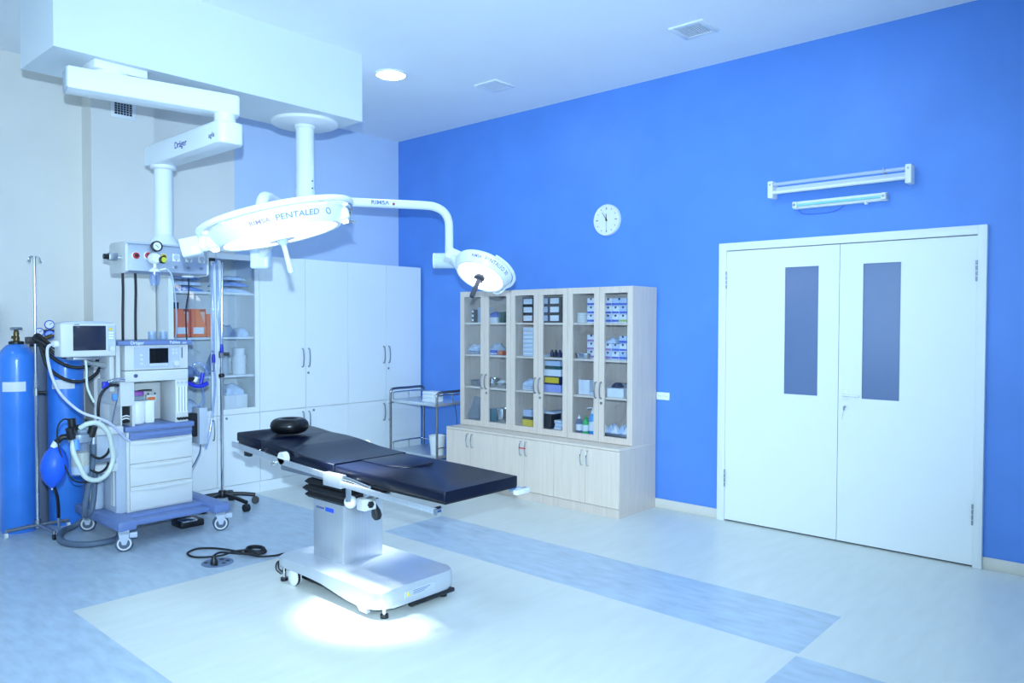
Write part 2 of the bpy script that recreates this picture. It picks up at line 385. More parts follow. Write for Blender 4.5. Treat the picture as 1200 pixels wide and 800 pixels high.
for x, y in ((-1.527, -1.748), (-1.527, -4.6), (-1.527, -7.0), (-3.4, -4.2), (-3.4, -7.2), (-5.4, -1.7), (-5.4, -4.2), (-5.4, -7.2)):
    vis = first is None
    dl = thing('ceiling_downlight', 'glowing round recessed ceiling light beside the white soffit' if vis else 'round recessed ceiling light over the front of the room', 'light', (x, y, H), 'round ceiling lights')
    if vis:
        a_ = mesh('rim', B().lathe([(.112, 0), (.135, 0), (.13, -.012), (.115, -.012), (.112, 0)], Matrix.Translation((x, y, H)), 36), white, dl)
        b_ = mesh('diffuser', B().lathe([(0, -.009), (.114, -.009), (.114, -.001), (0, -.001)], Matrix.Translation((x, y, H)), 36), down_em, dl); first = (a_, b_)
    else:
        for s_ in first:
            q_ = s_.copy(); COL.objects.link(q_); q_.parent = dl
# ================================================================== CEILING PENDANT (gas and power boom)
p = thing('ceiling_pendant', 'white ceiling gas and power pendant with folded arm and grey socket console', 'pendant', (-3.65, -1.75, 3.05))
mesh('mounting_plate', B().box(-3.82, -3.52, -1.90, -1.62, 3.0, 3.05, .006), white, p)
ux = Vector((-3.03, -1.955, 0))-Vector((-3.86, -1.79, 0)); ang = math.atan2(ux.y, ux.x)
def arm_poly(L, w_, n=10):                      # plan of an arm: square tail, rounded head
    pts = [(-.07, -w_), (L+.012, -w_)]
    for i in range(1, n): a = -math.pi/2+math.pi*i/n; pts.append((L+.022+math.cos(a)*.035, math.copysign(abs(math.sin(a))**.6, math.sin(a))*w_*.985))
    return pts+[(L+.012, w_), (-.07, w_)]
mt = Matrix.Translation((-3.86, -1.79, 0)) @ Matrix.Rotation(ang, 4, 'Z')
ua = mesh('upper_arm', B().prism(arm_poly(.846, .085), 2.862, 2.99, 'z', .012, mt), lampwhite, p)
mesh('arm_cover', B().box(-.078, -.066, -.078, .078, 2.868, 2.984, .004, m=mt), mach_grey, ua)
mesh('bearing', B().cyl((-3.70, -1.80, 2.985), (-3.70, -1.80, 3.005), .11, n=28), white, p)
mesh('joint', B().cyl((-3.075, -1.985, 2.785), (-3.075, -1.985, 2.866), .066, n=28), white, p)
ml = Matrix.Translation((-3.10, -1.10, 0)) @ Matrix.Rotation(R(-90), 4, 'Z')
la = mesh('lower_arm', B().prism(arm_poly(.985, .083), 2.65, 2.787, 'z', .012, Matrix.Translation((-3.105, -1.10, 0)) @ Matrix.Rotation(R(-90), 4, 'Z')), lampwhite, p)
fn = lambda x, y, h: Vector((-3.1885-h, -1.60-x, 2.716+y))
text('brand_lettering', 'Dräger', .062, fn, ink_blue, la)
text('model_lettering', 'agila', .045, lambda x, y, h: Vector((-3.1885-h, -2.03-x, 2.706+y)), ink_grey, la)
mesh('collar', B().lathe([(.062, 2.65), (.088, 2.65), (.086, 2.63), (.064, 2.622)], Matrix.Translation((-3.09, -1.11, 0)), 28), white, p)
mesh('pole', B().cyl((-3.09, -1.11, 2.10), (-3.09, -1.11, 2.655), .062, n=28), lampwhite, p)
mesh('dome', B().lathe([(.062, 2.16), (.07, 2.145), (.095, 2.11), (.118, 2.085), (.122, 2.07), (0, 2.07)], Matrix.Translation((-3.09, -1.11, 0)), 30), lampwhite, p)
cs = mesh('console', B().prism([(-1.25, 1.885), (-1.252, 2.055), (-1.235, 2.075), (-1.0, 2.075), (-.985, 2.06), (-.985, 1.9), (-1.0, 1.875), (-1.235, 1.875)], -3.395, -2.838, 'x', .004), alu, p)
mesh('end_plate', B().prism([(-1.258, 1.88), (-1.258, 2.06), (-1.238, 2.082), (-.995, 2.082), (-.978, 2.065), (-.978, 1.895), (-.995, 1.868), (-1.24, 1.868)], -3.412, -3.392, 'x', .004), mach_white, p)
mesh('end_plate', B().prism([(-1.258, 1.88), (-1.258, 2.06), (-1.238, 2.082), (-.995, 2.082), (-.978, 2.065), (-.978, 1.895), (-.995, 1.868), (-1.24, 1.868)], -2.842, -2.828, 'x', .004), mach_white, p)
mesh('top_edge', B().box(-3.395, -2.838, -1.258, -1.235, 2.068, 2.08, .004), mach_grey, p)
for x, z, c_ in ((-3.343, 1.986, (196, 60, 70)), (-3.263, 1.992, (196, 60, 70)), (-3.158, 1.988, (214, 196, 60))):
    a_ = axis_m((x, -1.2505, z), (0, -1, 0))
    g = mesh('gas_outlet', B().lathe([(0, 0), (.027, 0), (.027, .006), (.022, .01), (0, .01)], a_, 22), white, p)
    mesh('colour_ring', B().lathe([(.012, .01), (.023, .01), (.022, .015), (.012, .017)], a_, 22), M('ring_%d' % c_[1], c_, .4), g)
    mesh('port', B().lathe([(0, .010), (.0135, .010), (.0125, .022), (0, .022)], a_, 16), M('port_dark', (70, 30, 36), .4), g)
for i, x in enumerate((-3.069, -2.977, -2.882)):
    g = mesh('power_socket', B().box(x-.026, x+.026, -1.259, -1.25, 1.962, 2.016, .004), white, p)
    mesh('socket_face', B().lathe([(0, 0), (.018, 0), (.02, .003), (.016, .003), (.015, .0005), (0, .0005)], axis_m((x, -1.259, 1.992), (0, -1, 0)), 16), mach_grey, g)
    mesh('socket_lamp', B().cyl((x, -1.259, 1.97), (x, -1.262, 1.97), .004, n=8), ink_grey, g)
    mesh('earth_stud', B().cyl((x-.004, -1.25, 1.922), (x-.004, -1.268, 1.922), .0095, n=12), steel_d, p)
mesh('under_light', B().lathe([(0, 1.873), (.045, 1.873), (.04, 1.862), (0, 1.858)], Matrix.Translation((-2.925, -1.12, 0)), 22), white, p)
rb = mesh('side_rail', B().box(-3.46, -3.41, -1.19, -1.05, 1.965, 1.985, .002), chrome, p)
mesh('rail_clamp', B().box(-3.50, -3.445, -1.22, -1.17, 1.95, 1.998, .004), steel_d, p)
mesh('clamp_knob', B().cyl((-3.53, -1.2, 1.972), (-3.498, -1.2, 1.972), .018, n=12), black, p)
# suction regulator hanging at the console
s = thing('suction_regulator', 'suction regulator with black gauge and yellow dial plugged into the pendant console', 'regulator', (-3.23, -1.25, 1.97))
mesh('body', B().lathe([(0, 0), (.036, 0), (.042, .012), (.038, .05), (.028, .066), (0, .068)], axis_m((-3.235, -1.268, 1.972), (0, -1, 0)), 24), white, s)
a_ = axis_m((-3.216, -1.27, 2.057), (0, -1, 0))
g = mesh('gauge', B().lathe([(0, 0), (.036, 0), (.037, .026), (.030, .03), (.028, .022), (0, .022)], a_, 26), black, s)
mesh('gauge_dial', B().lathe([(0, .0222), (.028, .0222), (.028, .0245), (0, .0245)], a_, 24), paper, g)
mesh('needle', B().cyl((-3.228, -1.296, 2.066), (-3.206, -1.296, 2.049), .0016, n=6), black, g)
a_ = axis_m((-3.203, -1.325, 1.962), (.35, -1, 0))
y_ = mesh('dial_knob', B().lathe([(0, 0), (.024, 0), (.025, .02), (.02, .024), (0, .024)], a_, 22), black, s)
mesh('dial_face', B().lathe([(0, .0242), (.019, .0242), (.019, .027), (0, .027)], a_, 20), M('dial_yellow', (222, 226, 60), .4), y_)
mesh('stem', B().cyl((-3.235, -1.30, 1.94), (-3.236, -1.30, 1.895), .011, n=12), white, s)
mesh('jar_cap', B().lathe([(0, 1.907), (.02, 1.905), (.036, 1.893), (.038, 1.878), (0, 1.878)], Matrix.Translation((-3.238, -1.30, 0)), 22), white, s)
mesh('jar', B().lathe([(.035, 1.88), (.034, 1.82), (.024, 1.785), (0, 1.782)], Matrix.Translation((-3.238, -1.30, 0)), 22), clear_blue, s)
mesh('nipple', B().cyl((-3.21, -1.30, 1.892), (-3.165, -1.31, 1.905), .007, n=10), white, s)
# hoses and cables from the console to the anaesthesia machine
for x0, x1, lb in ((-3.372, -3.374, 'left black gas hose hanging from the pendant console'), (-3.287, -3.289, 'right black gas hose hanging from the pendant console')):
    single('gas_hose', B().tube([(x0, -1.10, 1.874), (x0+.002, -1.10, 1.75), (x0-.002, -1.10, 1.58), (x1, -1.10, 1.403)], .0085, 10), rubber, lb, 'hose', (x0, -1.12, 1.87), 'black gas hoses')
single('power_cable', B().tube([(-2.908, -1.1, 1.86), (-2.908, -1.1, 1.76), (-2.925, -1.1, 1.66), (-2.931, -1.1, 1.58), (-2.926, -1.1, 1.403)], .0055, 8), rubber, 'black power cable hanging from the pendant in front of the orange files', 'cable', (-2.925, -1.15, 1.87))
single('suction_tube', B().tube([(-3.165, -1.31, 1.905), (-3.12, -1.30, 1.86), (-3.06, -1.22, 1.70), (-2.99, -1.08, 1.52), (-2.955, -.98, 1.403)], .006, 8), milky, 'translucent thin suction tube running from the regulator down to the machine', 'tube', (-3.165, -1.31, 1.9))

# ================================================================== OPERATING LAMP
o = thing('operating_lamp', 'white ceiling operating lamp with one large and one small round light head', 'operating lamp', (-2.24, -1.605, 3.05))
T = Matrix.Translation((-2.24, -1.605, 0))
mesh('ceiling_flange', B().lathe([(0, 3.05), (.245, 3.05), (.245, 3.03), (.235, 3.024), (0, 3.022)], T, 48), white, o)
mesh('pole', B().cyl((-2.24, -1.605, 2.53), (-2.24, -1.605, 3.025), .068, n=30), lampwhite, o)
cl = mesh('pole_collar', B().lathe([(.068, 3.022), (.078, 3.02), (.078, 3.0), (.068, 2.995)], T, 30), lampwhite, o)
hub = mesh('arm_hub', B().lathe([(0, 2.535), (.071, 2.535), (.071, 2.39), (.074, 2.388), (.074, 2.27), (.066, 2.255), (0, 2.255)], T, 30), lampwhite, o)
for z in (2.60, 2.545): mesh('set_screw', B().cyl((-2.222, -1.672, z), (-2.221, -1.675, z), .006, n=8), black, o)
D1 = Vector((.85, -.53, 0)).normalized()
A0 = Vector((-2.24, -1.605, 2.463))
def P1(t, z): return A0*1 + D1*t + Vector((0, 0, z-2.463))
small_arm = mesh('light_head_arm', B().tube([P1(.05, 2.463), P1(.30, 2.463), P1(.60, 2.463), P1(.90, 2.463), P1(1.0, 2.453), P1(1.07, 2.415), P1(1.105, 2.35), P1(1.112, 2.25), P1(1.112, 2.06)], .034, 14, 6), lampwhite, o)
side1 = Vector((-D1.y, D1.x, 0)); side1 = side1 if side1.dot(CAM-A0) > 0 else -side1
def fnarm(x, y, h):
    th = y/.034; q_ = P1(.56+x, 2.463)
    return q_ + side1*(.0385+h)*math.cos(th) + Vector((0, 0, 1))*(.0385+h)*math.sin(th)
text('brand_lettering', 'RIMSA', .038, lambda x, y, h: fnarm(x*1.35, y, h), ink_soft, small_arm, .003)
mesh('emblem', B().lathe([(0, 0), (.011, 0), (.011, .001), (0, .001)], axis_m(P1(.665, 2.457)+side1*.0335, side1), 10), col('emblem_red', (150, 60, 90)), small_arm)

def head_frame(c, n, toward):
    """local frame: +Z away from the lit face, +X towards 'toward' (in the disc plane)"""
    z = -Vector(n).normalized(); x = Vector(toward); x = (x - z*x.dot(z)).normalized(); y = z.cross(x)
    m = Matrix((x, y, z)).transposed().to_4x4(); m.translation = Vector(c); return m
def bend(m, ang0, r0, z0, slope):
    """letters wrapped round a cone: x runs round the rim, y runs up the wall"""
    def fn(x, y, h):
        r = r0 + y*slope + h; a = ang0 + x/r0
        return m @ Vector((r*math.cos(a), r*math.sin(a), z0+y))
    return fn
# ---- big head
C1 = Vector((-3.35, -3.10, 1.983)); N1 = Vector((.187, -.155, -.96)).normalized()
m1 = head_frame(C1, N1, CAM-C1) @ Matrix.Scale(1.06, 4)                 # +X of the head looks at the viewer
bh = mesh('large_light_head', B().lathe([(.268, .012), (.275, -.004), (.292, -.006), (.30, .004), (.332, .064), (.325, .08), (.27, .10), (.15, .125), (.05, .135), (0, .135)], m1, 56), lampwhite, o)
mesh('lit_face', B().lathe([(0, .004), (.269, .004), (.269, .012), (0, .012)], m1, 56), led, bh)
cells = B()
for rr, k in ((.075, 6), (.135, 12), (.195, 18), (.245, 24)):
    for i in range(k):
        a = 2*math.pi*(i+.5*(k % 4 == 0))/k
        cells.cyl(m1 @ Vector((rr*math.cos(a), rr*math.sin(a), .0045)), m1 @ Vector((rr*math.cos(a), rr*math.sin(a), -.003)), .021, .017, n=8)
q_ = mesh('led_lens', cells, led2, bh); q_['kind'] = 'stuff'
mesh('face_ring', B().torus((0, 0, 0), .281, .007, m1 @ Matrix.Translation((0, 0, -.004)), 56, 8), white, bh) if False else None
ring = B(); pts = [m1 @ Vector((.364*math.cos(R(a)), .364*math.sin(R(a)), .088)) for a in range(-88, 104, 8)]
ring.tube(pts, .016, 10, 3); mesh('grip_bar', ring, lampwhite, bh)
slot = B()
for a in (-80, -45, 45, 80): slot.cyl(m1 @ Vector((.31*math.cos(R(a)), .31*math.sin(R(a)), .072)), m1 @ Vector((.35*math.cos(R(a)), .35*math.sin(R(a)), .08)), .011, n=8)
mesh('grip_bracket', slot, lampwhite, bh)
wide = lambda f: (lambda x, y, h: f(x*1.3, y, h))
text('brand_lettering', 'RIMSA', .027, wide(bend(m1, R(-14), .319, .034, .5)), col('letter_rose', (150, 130, 176)), bh)
text('model_lettering', 'PENTALED', .034, wide(bend(m1, R(18), .319, .036, .5)), ink_soft, bh, bold=.012)
mesh('emblem', B().torus((0, 0, 0), .014, .0025, m1 @ Matrix.Rotation(R(46), 4, 'Z') @ Matrix.Translation((.326, 0, .036)) @ Matrix.Rotation(R(90), 4, 'Y'), 14, 6), ink_soft, bh)
# side pods with light strips, left and right
for a, nm in ((-92, 'l'), (84, 'r')):
    mp_ = m1 @ Matrix.Rotation(R(a), 4, 'Z')
    pd = mesh('side_pod', B().box(.27, .345, -.07, .07, .0, .065, .022, 3, m=mp_), lampwhite, bh)
    mesh('pod_light', B().box(.30, .33, -.045, .045, -.006, .004, .003, m=mp_), led, pd)
mesh('grip_loop', B().tube([m1 @ Vector((.362*math.cos(R(a)), .362*math.sin(R(a)), z)) for a, z in ((70, .082), (88, .07), (100, .05), (106, .02), (100, .0), (90, -.005))], .007, 8), chrome, bh)
hd = mesh('sterile_handle', B().lathe([(0, -.19), (.012, -.188), (.0145, -.17), (.0115, -.09), (.013, -.05), (.028, -.035), (.034, -.012), (.034, .004), (0, .004)], m1, 20), M('handle_grey', (176, 190, 214), .35), bh)
mesh('handle_guard', B().lathe([(.03, -.012), (.062, -.014), (.064, -.024), (.03, -.026)], m1, 22), lampwhite, hd)
# arm, knuckles and yoke that carry the big head
E1 = Vector((-2.97, -2.30, 2.318)); J1 = Vector((-3.02, -2.262, 1.935)); dA = (E1-Vector((-2.24, -1.605, 2.318))).normalized()
el = E1 + dA*.09
mesh('light_head_arm', B().tube([Vector((-2.24, -1.605, 2.318))+dA*.05, Vector((-2.24, -1.605, 2.318))+dA*.35, E1-dA*.15, E1-dA*.02, E1+dA*.06+Vector((0, 0, -.02)), E1+dA*.105+Vector((0, 0, -.08)), E1+dA*.115+Vector((0, 0, -.16)), E1+dA*.115+Vector((0, 0, -.36))], .036, 14, 6), lampwhite, o)
J1 = E1+dA*.115+Vector((0, 0, -.39))
kn = mesh('knuckle', B().box(-.05, .05, -.055, .055, -.07, .055, .016, 3, m=Matrix.Translation(J1) @ Matrix.Rotation(math.atan2(dA.y, dA.x), 4, 'Z')), lamptrans, o)
K1 = C1 + m1.to_3x3() @ Vector((-.02, -.415, .04)); Q1 = C1 + m1.to_3x3() @ Vector((-.26, .02, .07))
mesh('yoke_arm', B().tube([J1, J1*.75+Q1*.25+Vector((0, 0, .02)), J1*.35+Q1*.65+Vector((0, 0, .03)), Q1], .03, 12, 6), lampwhite, o)
yk = mesh('knuckle', B().box(-.05, .05, -.045, .045, -.045, .045, .010, 2, m=m1 @ Matrix.Translation((-.02, -.415, .035))), lamptrans, o)
mesh('head_link', B().cyl(K1, C1+m1.to_3x3() @ Vector((0, -.30, .04)), .036, .045, n=18), lampwhite, o)
# ---- small head
J2 = P1(1.112, 2.03)
C2 = Vector((-1.505, -2.745, 1.872)); N2 = Vector((-.56, -.06, -.83)).normalized()
m2 = head_frame(C2, N2, CAM-C2)
sh = mesh('small_light_head', B().lathe([(.168, .010), (.174, -.004), (.186, -.005), (.192, .004), (.222, .066), (.214, .082), (.15, .105), (.05, .12), (0, .12)], m2, 44), lampwhite, o)
mesh('lit_face', B().lathe([(0, .003), (.169, .003), (.169, .010), (0, .010)], m2, 44), led, sh)
cells = B()
for rr, k in ((.07, 6), (.13, 12)):
    for i in range(k):
        a = 2*math.pi*i/k; cells.cyl(m2 @ Vector((rr*math.cos(a), rr*math.sin(a), .0035)), m2 @ Vector((rr*math.cos(a), rr*math.sin(a), -.002)), .024, .02, n=10)
q_ = mesh('led_lens', cells, led2, sh); q_['kind'] = 'stuff'
mesh('grip_bar', B().tube([m2 @ Vector((.238*math.cos(R(a)), .238*math.sin(R(a)), .07)) for a in range(10, 130, 8)], .012, 10, 3), lampwhite, sh)
mesh('grip_loop', B().tube([m2 @ Vector((r_*math.cos(R(a)), r_*math.sin(R(a)), z)) for r_, a, z in ((.236, 118, .07), (.25, 128, .05), (.24, 134, .02), (.20, 136, .0))], .007, 8), lampwhite, sh)
text('brand_lettering', 'RIMSA', .027, bend(m2, R(-24), .207, .036, .5), ink_grey, sh)
text('model_lettering', 'PENTALED 30', .036, bend(m2, R(24), .207, .036, .5), ink_grey, sh)
hd = mesh('sterile_handle', B().lathe([(0, -.185), (.016, -.184), (.019, -.17), (.0165, -.07), (.018, -.035), (.036, -.018), (.038, -.004), (.03, .004), (0, .004)], m2, 20), M('handle_dark', (58, 62, 78), .4), sh)
for k in range(3):
    a = R(120*k+20); mesh('handle_clip', B().box(-.006, .006, -.004, .004, -.03, .0, m=m2 @ Matrix.Rotation(a, 4, 'Z') @ Matrix.Translation((.036, 0, 0))), black, hd)
kx = rt
mesh('knuckle', B().cyl(J2-kx*.115, J2+kx*.05, .062, n=26), lamptrans, o)
mesh('knuckle_cap', B().lathe([(.062, 0), (.060, .012), (0, .016)], axis_m(J2-kx*.115, -kx), 26), lampwhite, o)
L2 = C2+m2.to_3x3() @ Vector((-.10, -.14, .05))
mesh('yoke_arm', B().tube([J2+kx*.02, J2*.6+L2*.4+Vector((.0, 0, .035)), L2], .04, 14, 6), lampwhite, o)
mesh('yoke_block', B().box(-.05, .05, -.06, .06, -.05, .05, .014, 2, m=Matrix.Translation(J2*.72+L2*.28+Vector((0, 0, .05))) @ m2.to_3x3().to_4x4()), lampwhite, o)
# the two heads' own beams
for nm, cc, nn, en, rad, ang_ in (('large_head_beam', C1, N1, 1400, .16, 28), ('small_head_beam', C2, N2, 600, .10, 20)):
    l = lamp(nm, 'SPOT', cc+nn*.02, en, (.82, .94, 1.0), shadow_soft_size=rad, spot_size=R(ang_), spot_blend=1.0); aim(l, nn)
# ================================================================== WHITE CABINETS ALONG THE BACK WALL
WY = -.404
def bow_handle(b, p, vert=True, L=.17, out=(0, -1, 0), r=.006):
    p = Vector(p); o_ = Vector(out); u = Vector((0, 0, 1))
    b.tube([p+u*L/2, p+u*L/2+o_*.012, p+u*L*.42+o_*.024, p+o_*.032, p-u*L*.42+o_*.024, p-u*L/2+o_*.012, p-u*L/2], r, 8, 4)
def lock(parent, p, out=(0, -1, 0)):
    a_ = axis_m(p, out); l = mesh('lock', B().lathe([(0, 0), (.011, 0), (.011, .006), (0, .007)], a_, 14), steel_d, parent); return l
def white_cabinet(x0, xm, x1, label, glazed=False, hands=(1, 1), locks=()):
    c = thing('tall_cabinet', label, 'cabinet', ((x0+x1)/2, WY/2, 0), 'tall white cabinets along the back wall')
    t = .018; zt = 2.13; zs = .725
    g = .0015
    b = B(); y0, y1 = WY+.02, -.012
    b.box(x0+g, x0+t, y0, y1, 0, zt); b.box(x1-t, x1-g, y0, y1, 0, zt); b.box(x0+t, x1-t, y0, y1, zt-t, zt); b.box(x0+t, x1-t, y0, y1, .09, .108)
    b.box(x0+t, x1-t, y0, y1, zs-.03, zs+.03); b.box(x0+t, x1-t, y1-.006, y1, .09, zt-t)
    mesh('carcass', b, cab_white, c)
    mesh('plinth', B().box(x0+g, x1-g, WY+.008, WY+.02, 0, .098), cab_white, c)
    for i, (a, e) in enumerate(((x0, xm), (xm, x1))):
        hx = xm-.038 if i == 0 else xm+.030
        # lower door
        dl = mesh('door', B().box(a+.002, e-.002, WY, WY+.018, .102, zs-.004, .0015, 1), cab_white, c)
        hb = B(); bow_handle(hb, (hx, WY, .605)); mesh('handle', hb, steel_d, dl)
        # upper door
        z0, z1 = zs+.004, zt-.002
        if not glazed:
            du = mesh('door', B().box(a+.002, e-.002, WY, WY+.018, z0, z1, .0015, 1), cab_white, c)
        else:
            s_ = .042; b = B(); a2, e2 = a+.002, e-.002
            b.box(a2, a2+s_, WY, WY+.018, z0, z1); b.box(e2-s_, e2, WY, WY+.018, z0, z1); b.box(a2+s_, e2-s_, WY, WY+.018, z0, z0+.045); b.box(a2+s_, e2-s_, WY, WY+.018, z1-.05, z1)
            du = mesh('door', b, cab_white, c)
            mesh('glass_pane', B().box(a2+s_-.004, e2-s_+.004, WY+.008, WY+.012, z0+.04, z1-.045), pane, du)
        hb = B(); bow_handle(hb, (hx, WY, 1.2)); mesh('handle', hb, steel_d, du)
        if i == 1: lock(du, (xm+.028, WY, 1.055)); lock(dl, (xm+.085, WY, .695))
    if glazed:
        for z in (1.058, 1.394, 1.783): mesh('shelf', B().box(x0+t, x1-t, WY+.03, y1-.006, z-.009, z+.009), white, c)
    return c
white_cabinet(-2.755, -2.345, -1.941, 'tall white cabinet with two glazed upper doors beside the column', True)
white_cabinet(-1.941, -1.4665, -.980, 'middle tall white cabinet with plain doors')
white_cabinet(-.980, -.501, -.022, 'tall white cabinet with plain doors next to the blue wall')

# ---- contents of the glazed white cabinet
def packet(nm, x0, x1, y0, y1, z0, z1, m, label, cat, seed, group=None, bumps=.35):
    """soft crumpled packet: subdivided box pushed about"""
    rnd = random.Random(seed); b = B(); n = 5
    b.box(0, 1, 0, 1, 0, 1); bmesh.ops.subdivide_edges(b.bm, edges=b.bm.edges, cuts=n, use_grid_fill=True)
    k = [rnd.uniform(2, 5) for _ in range(6)]; ph = [rnd.uniform(0, 6) for _ in range(6)]
    for v in b.bm.verts:
        x, y, z = v.co
        sq = (1-bumps*(2*x-1)**4)*(1-bumps*(2*y-1)**4)
        zz = z*sq*(1-.4*bumps+.4*bumps*math.sin(k[0]*3*x+ph[0])*math.cos(k[1]*2*y+ph[1])) if z > .01 else 0
        xx = .5+(x-.5)*(1-.5*bumps*z)+.04*math.sin(k[2]*2*z+ph[2]+y*3); yy = .5+(y-.5)*(1-.4*bumps*z)
        v.co = (x0+(x1-x0)*min(1, max(0, xx)), y0+(y1-y0)*yy, z0+(z1-z0)*zz)
    return single(nm, b, m, label, cat, ((x0+x1)/2, (y0+y1)/2, z0), group)
blue_film = M('blue_film', (110, 150, 214), .25, var=.25, scale=22, bump=.3)
pale_film = M('pale_film', (206, 222, 244), .25, var=.15, scale=22, bump=.3)
G1 = 'packets on the top shelf of the glazed white cabinet'
zs1, zs2, zs3, zs4 = 1.793, 1.404, 1.068, .757
packet('sterile_packet', -2.70, -2.42, -.36, -.10, zs1, zs1+.05, blue_film, 'blue film packet at the bottom of the pile behind the left glass door', 'packet', 1, G1)
packet('sterile_packet', -2.69, -2.44, -.35, -.12, zs1+.051, zs1+.10, pale_film, 'pale film packet in the middle of the pile behind the left glass door', 'packet', 2, G1)
packet('sterile_packet', -2.68, -2.46, -.34, -.12, zs1+.101, zs1+.15, blue_film, 'topmost blue packet of the pile behind the left glass door', 'packet', 3, G1)
packet('sterile_packet', -2.29, -2.0, -.36, -.10, zs1, zs1+.055, pale_film, 'pale film packet at the bottom of the pile behind the right glass door', 'packet', 4, G1)
packet('sterile_packet', -2.28, -2.01, -.35, -.11, zs1+.056, zs1+.11, blue_film, 'blue film packet in the middle of the pile behind the right glass door', 'packet', 5, G1)
packet('sterile_packet', -2.26, -2.03, -.34, -.12, zs1+.111, zs1+.155, pale_film, 'topmost pale packet of the pile behind the right glass door', 'packet', 6, G1)
# orange magazine files on the second shelf
G2 = 'orange files on the second shelf of the glazed white cabinet'
for x0, lb in ((-2.685, 'left orange cardboard file with a white label in the glazed white cabinet'), (-2.545, 'right orange cardboard file with a white label in the glazed white cabinet')):
    f = thing('magazine_file', lb, 'file box', (x0+.065, -.25, zs2), G2)
    h = .24; b = B()
    b.prism([(x0+.002, zs2), (x0+.128, zs2), (x0+.128, zs2+h*.35), (x0+.07, zs2+h), (x0+.002, zs2+h)], -.36, -.355, 'y')
    b.box(x0, x0+.004, -.36, -.12, zs2, zs2+h); b.box(x0+.126, x0+.13, -.36, -.12, zs2, zs2+h); b.box(x0, x0+.13, -.125, -.12, zs2, zs2+h); b.box(x0, x0+.13, -.36, -.12, zs2, zs2+.004)
    mesh('case', b, orange, f)
    mesh('label_card', B().box(x0+.02, x0+.11, -.3625, -.36, zs2+.03, zs2+.085), paper, f)
    mesh('papers', B().box(x0+.006, x0+.124, -.35, -.13, zs2+.006, zs2+h*.9), M('file_papers', (232, 190, 170), .7), f)
single('black_box', B().box(-2.69, -2.62, -.30, -.2, zs2+.2405, zs2+.295, .004), black, 'small black box on top of the left orange file', 'box', (-2.65, -.25, zs2+.24))
single('glove_box', B().box(-2.405, -2.36, -.36, -.2, zs2, zs2+.2, .003), orange, 'narrow orange box beside the right orange file in the glazed white cabinet', 'box', (-2.38, -.28, zs2))
# right door shelves
packet('film_bag', -2.26, -2.14, -.36, -.2, zs2, zs2+.12, clear, 'clear crumpled bag on the second shelf behind the right glass door', 'bag', 8)
packet('film_bag', -2.12, -2.02, -.36, -.2, zs2, zs2+.09, pale_film, 'small pale bag beside the clear bag on the second shelf', 'bag', 9)
single('plastic_jar', B().lathe([(0, zs3), (.055, zs3), (.06, zs3+.01), (.06, zs3+.14), (.052, zs3+.15), (.055, zs3+.17), (0, zs3+.172)], Matrix.Translation((-2.235, -.27, 0)), 22), milky, 'translucent plastic jar beside the stacked white tubs', 'jar', (-2.235, -.27, zs3))
for k in range(4):
    z = zs3+k*.058; m_ = Matrix.Translation((-2.07, -.27, 0))
    q_ = thing('white_tub', ['bottom', 'second lowest', 'third', 'topmost'][k]+' white round tub in the stack behind the right glass door', 'tub', (-2.07, -.27, z), 'stack of white tubs')
    rr = .066 if k < 3 else .058
    mesh('tub_body', B().lathe([(0, z), (rr-.006, z), (rr-.003, z+.046), (0, z+.046)], m_, 22), white, q_)
    mesh('tub_lid', B().lathe([(0, z+.046), (rr, z+.046), (rr, z+.0575), (0, z+.0575)], m_, 22), paper, q_)
packet('film_bag', -2.28, -2.16, -.195, -.04, zs3, zs3+.22, blue_film, 'blue film bag behind the translucent jar', 'bag', 12)
single('paper_carton', B().box(-2.24, -2.13, -.34, -.16, zs4, zs4+.13, .003), paper, 'left white carton on the bottom shelf behind the right glass door', 'carton', (-2.19, -.25, zs4))
single('paper_carton', B().box(-2.125, -2.02, -.33, -.16, zs4, zs4+.13, .003), cab_white, 'right pale carton on the bottom shelf behind the right glass door', 'carton', (-2.07, -.25, zs4))
packet('film_bag', -2.22, -2.04, -.32, -.16, zs4+.1305, zs4+.24, pale_film, 'pale crumpled bag lying on the two bottom-shelf cartons', 'bag', 14)
packet('film_bag', -2.66, -2.44, -.34, -.12, zs3, zs3+.10, clear_blue, 'bluish clear bag on the third shelf behind the left glass door', 'bag', 15)
packet('film_bag', -2.66, -2.44, -.34, -.12, zs4, zs4+.12, pale_film, 'pale bag on the bottom shelf behind the left glass door', 'bag', 16)

# ================================================================== PALE WOOD CABINETS ON THE BLUE WALL
LX, UX = -.559, -.375
UY = [-1.376, -2.03, -2.683, -3.336]
place = ['farthest, beside the steel trolley', 'middle of the row', 'nearest the double door']
SH = [.598, .925, 1.232, 1.535]             # tops of the four levels
def base_cab(i):
    y1, y0 = UY[i], UY[i+1]; g = .001
    c = thing('base_cabinet', 'pale wooden two-door base cabinet, '+place[i], 'cabinet', (LX/2, (y0+y1)/2, 0), 'pale wooden base cabinets')
    b = B(); b.box(LX+.02, -.015, y0+g, y1-g, .0, .53); mesh('carcass', b, wood, c)
    mesh('worktop', B().box(LX, -.015, y0+g, y1-g, .53, .548, .0015, 1), wood_front, c)
    mesh('plinth', B().box(LX+.004, LX+.02, y0+g, y1-g, 0, .072), wood, c)
    ym = (y0+y1)/2
    for s_, (a, e) in ((1, (ym, y1)), (-1, (y0, ym))):
        dr = mesh('door', B().box(LX, LX+.018, a+.0015, e-.0015, .076, .527, .0015, 1), wood_front, c)
        hb = B(); bow_handle(hb, (LX, ym+s_*.03, .445), L=.12, out=(-1, 0, 0)); mesh('handle', hb, chrome, dr)
    return c
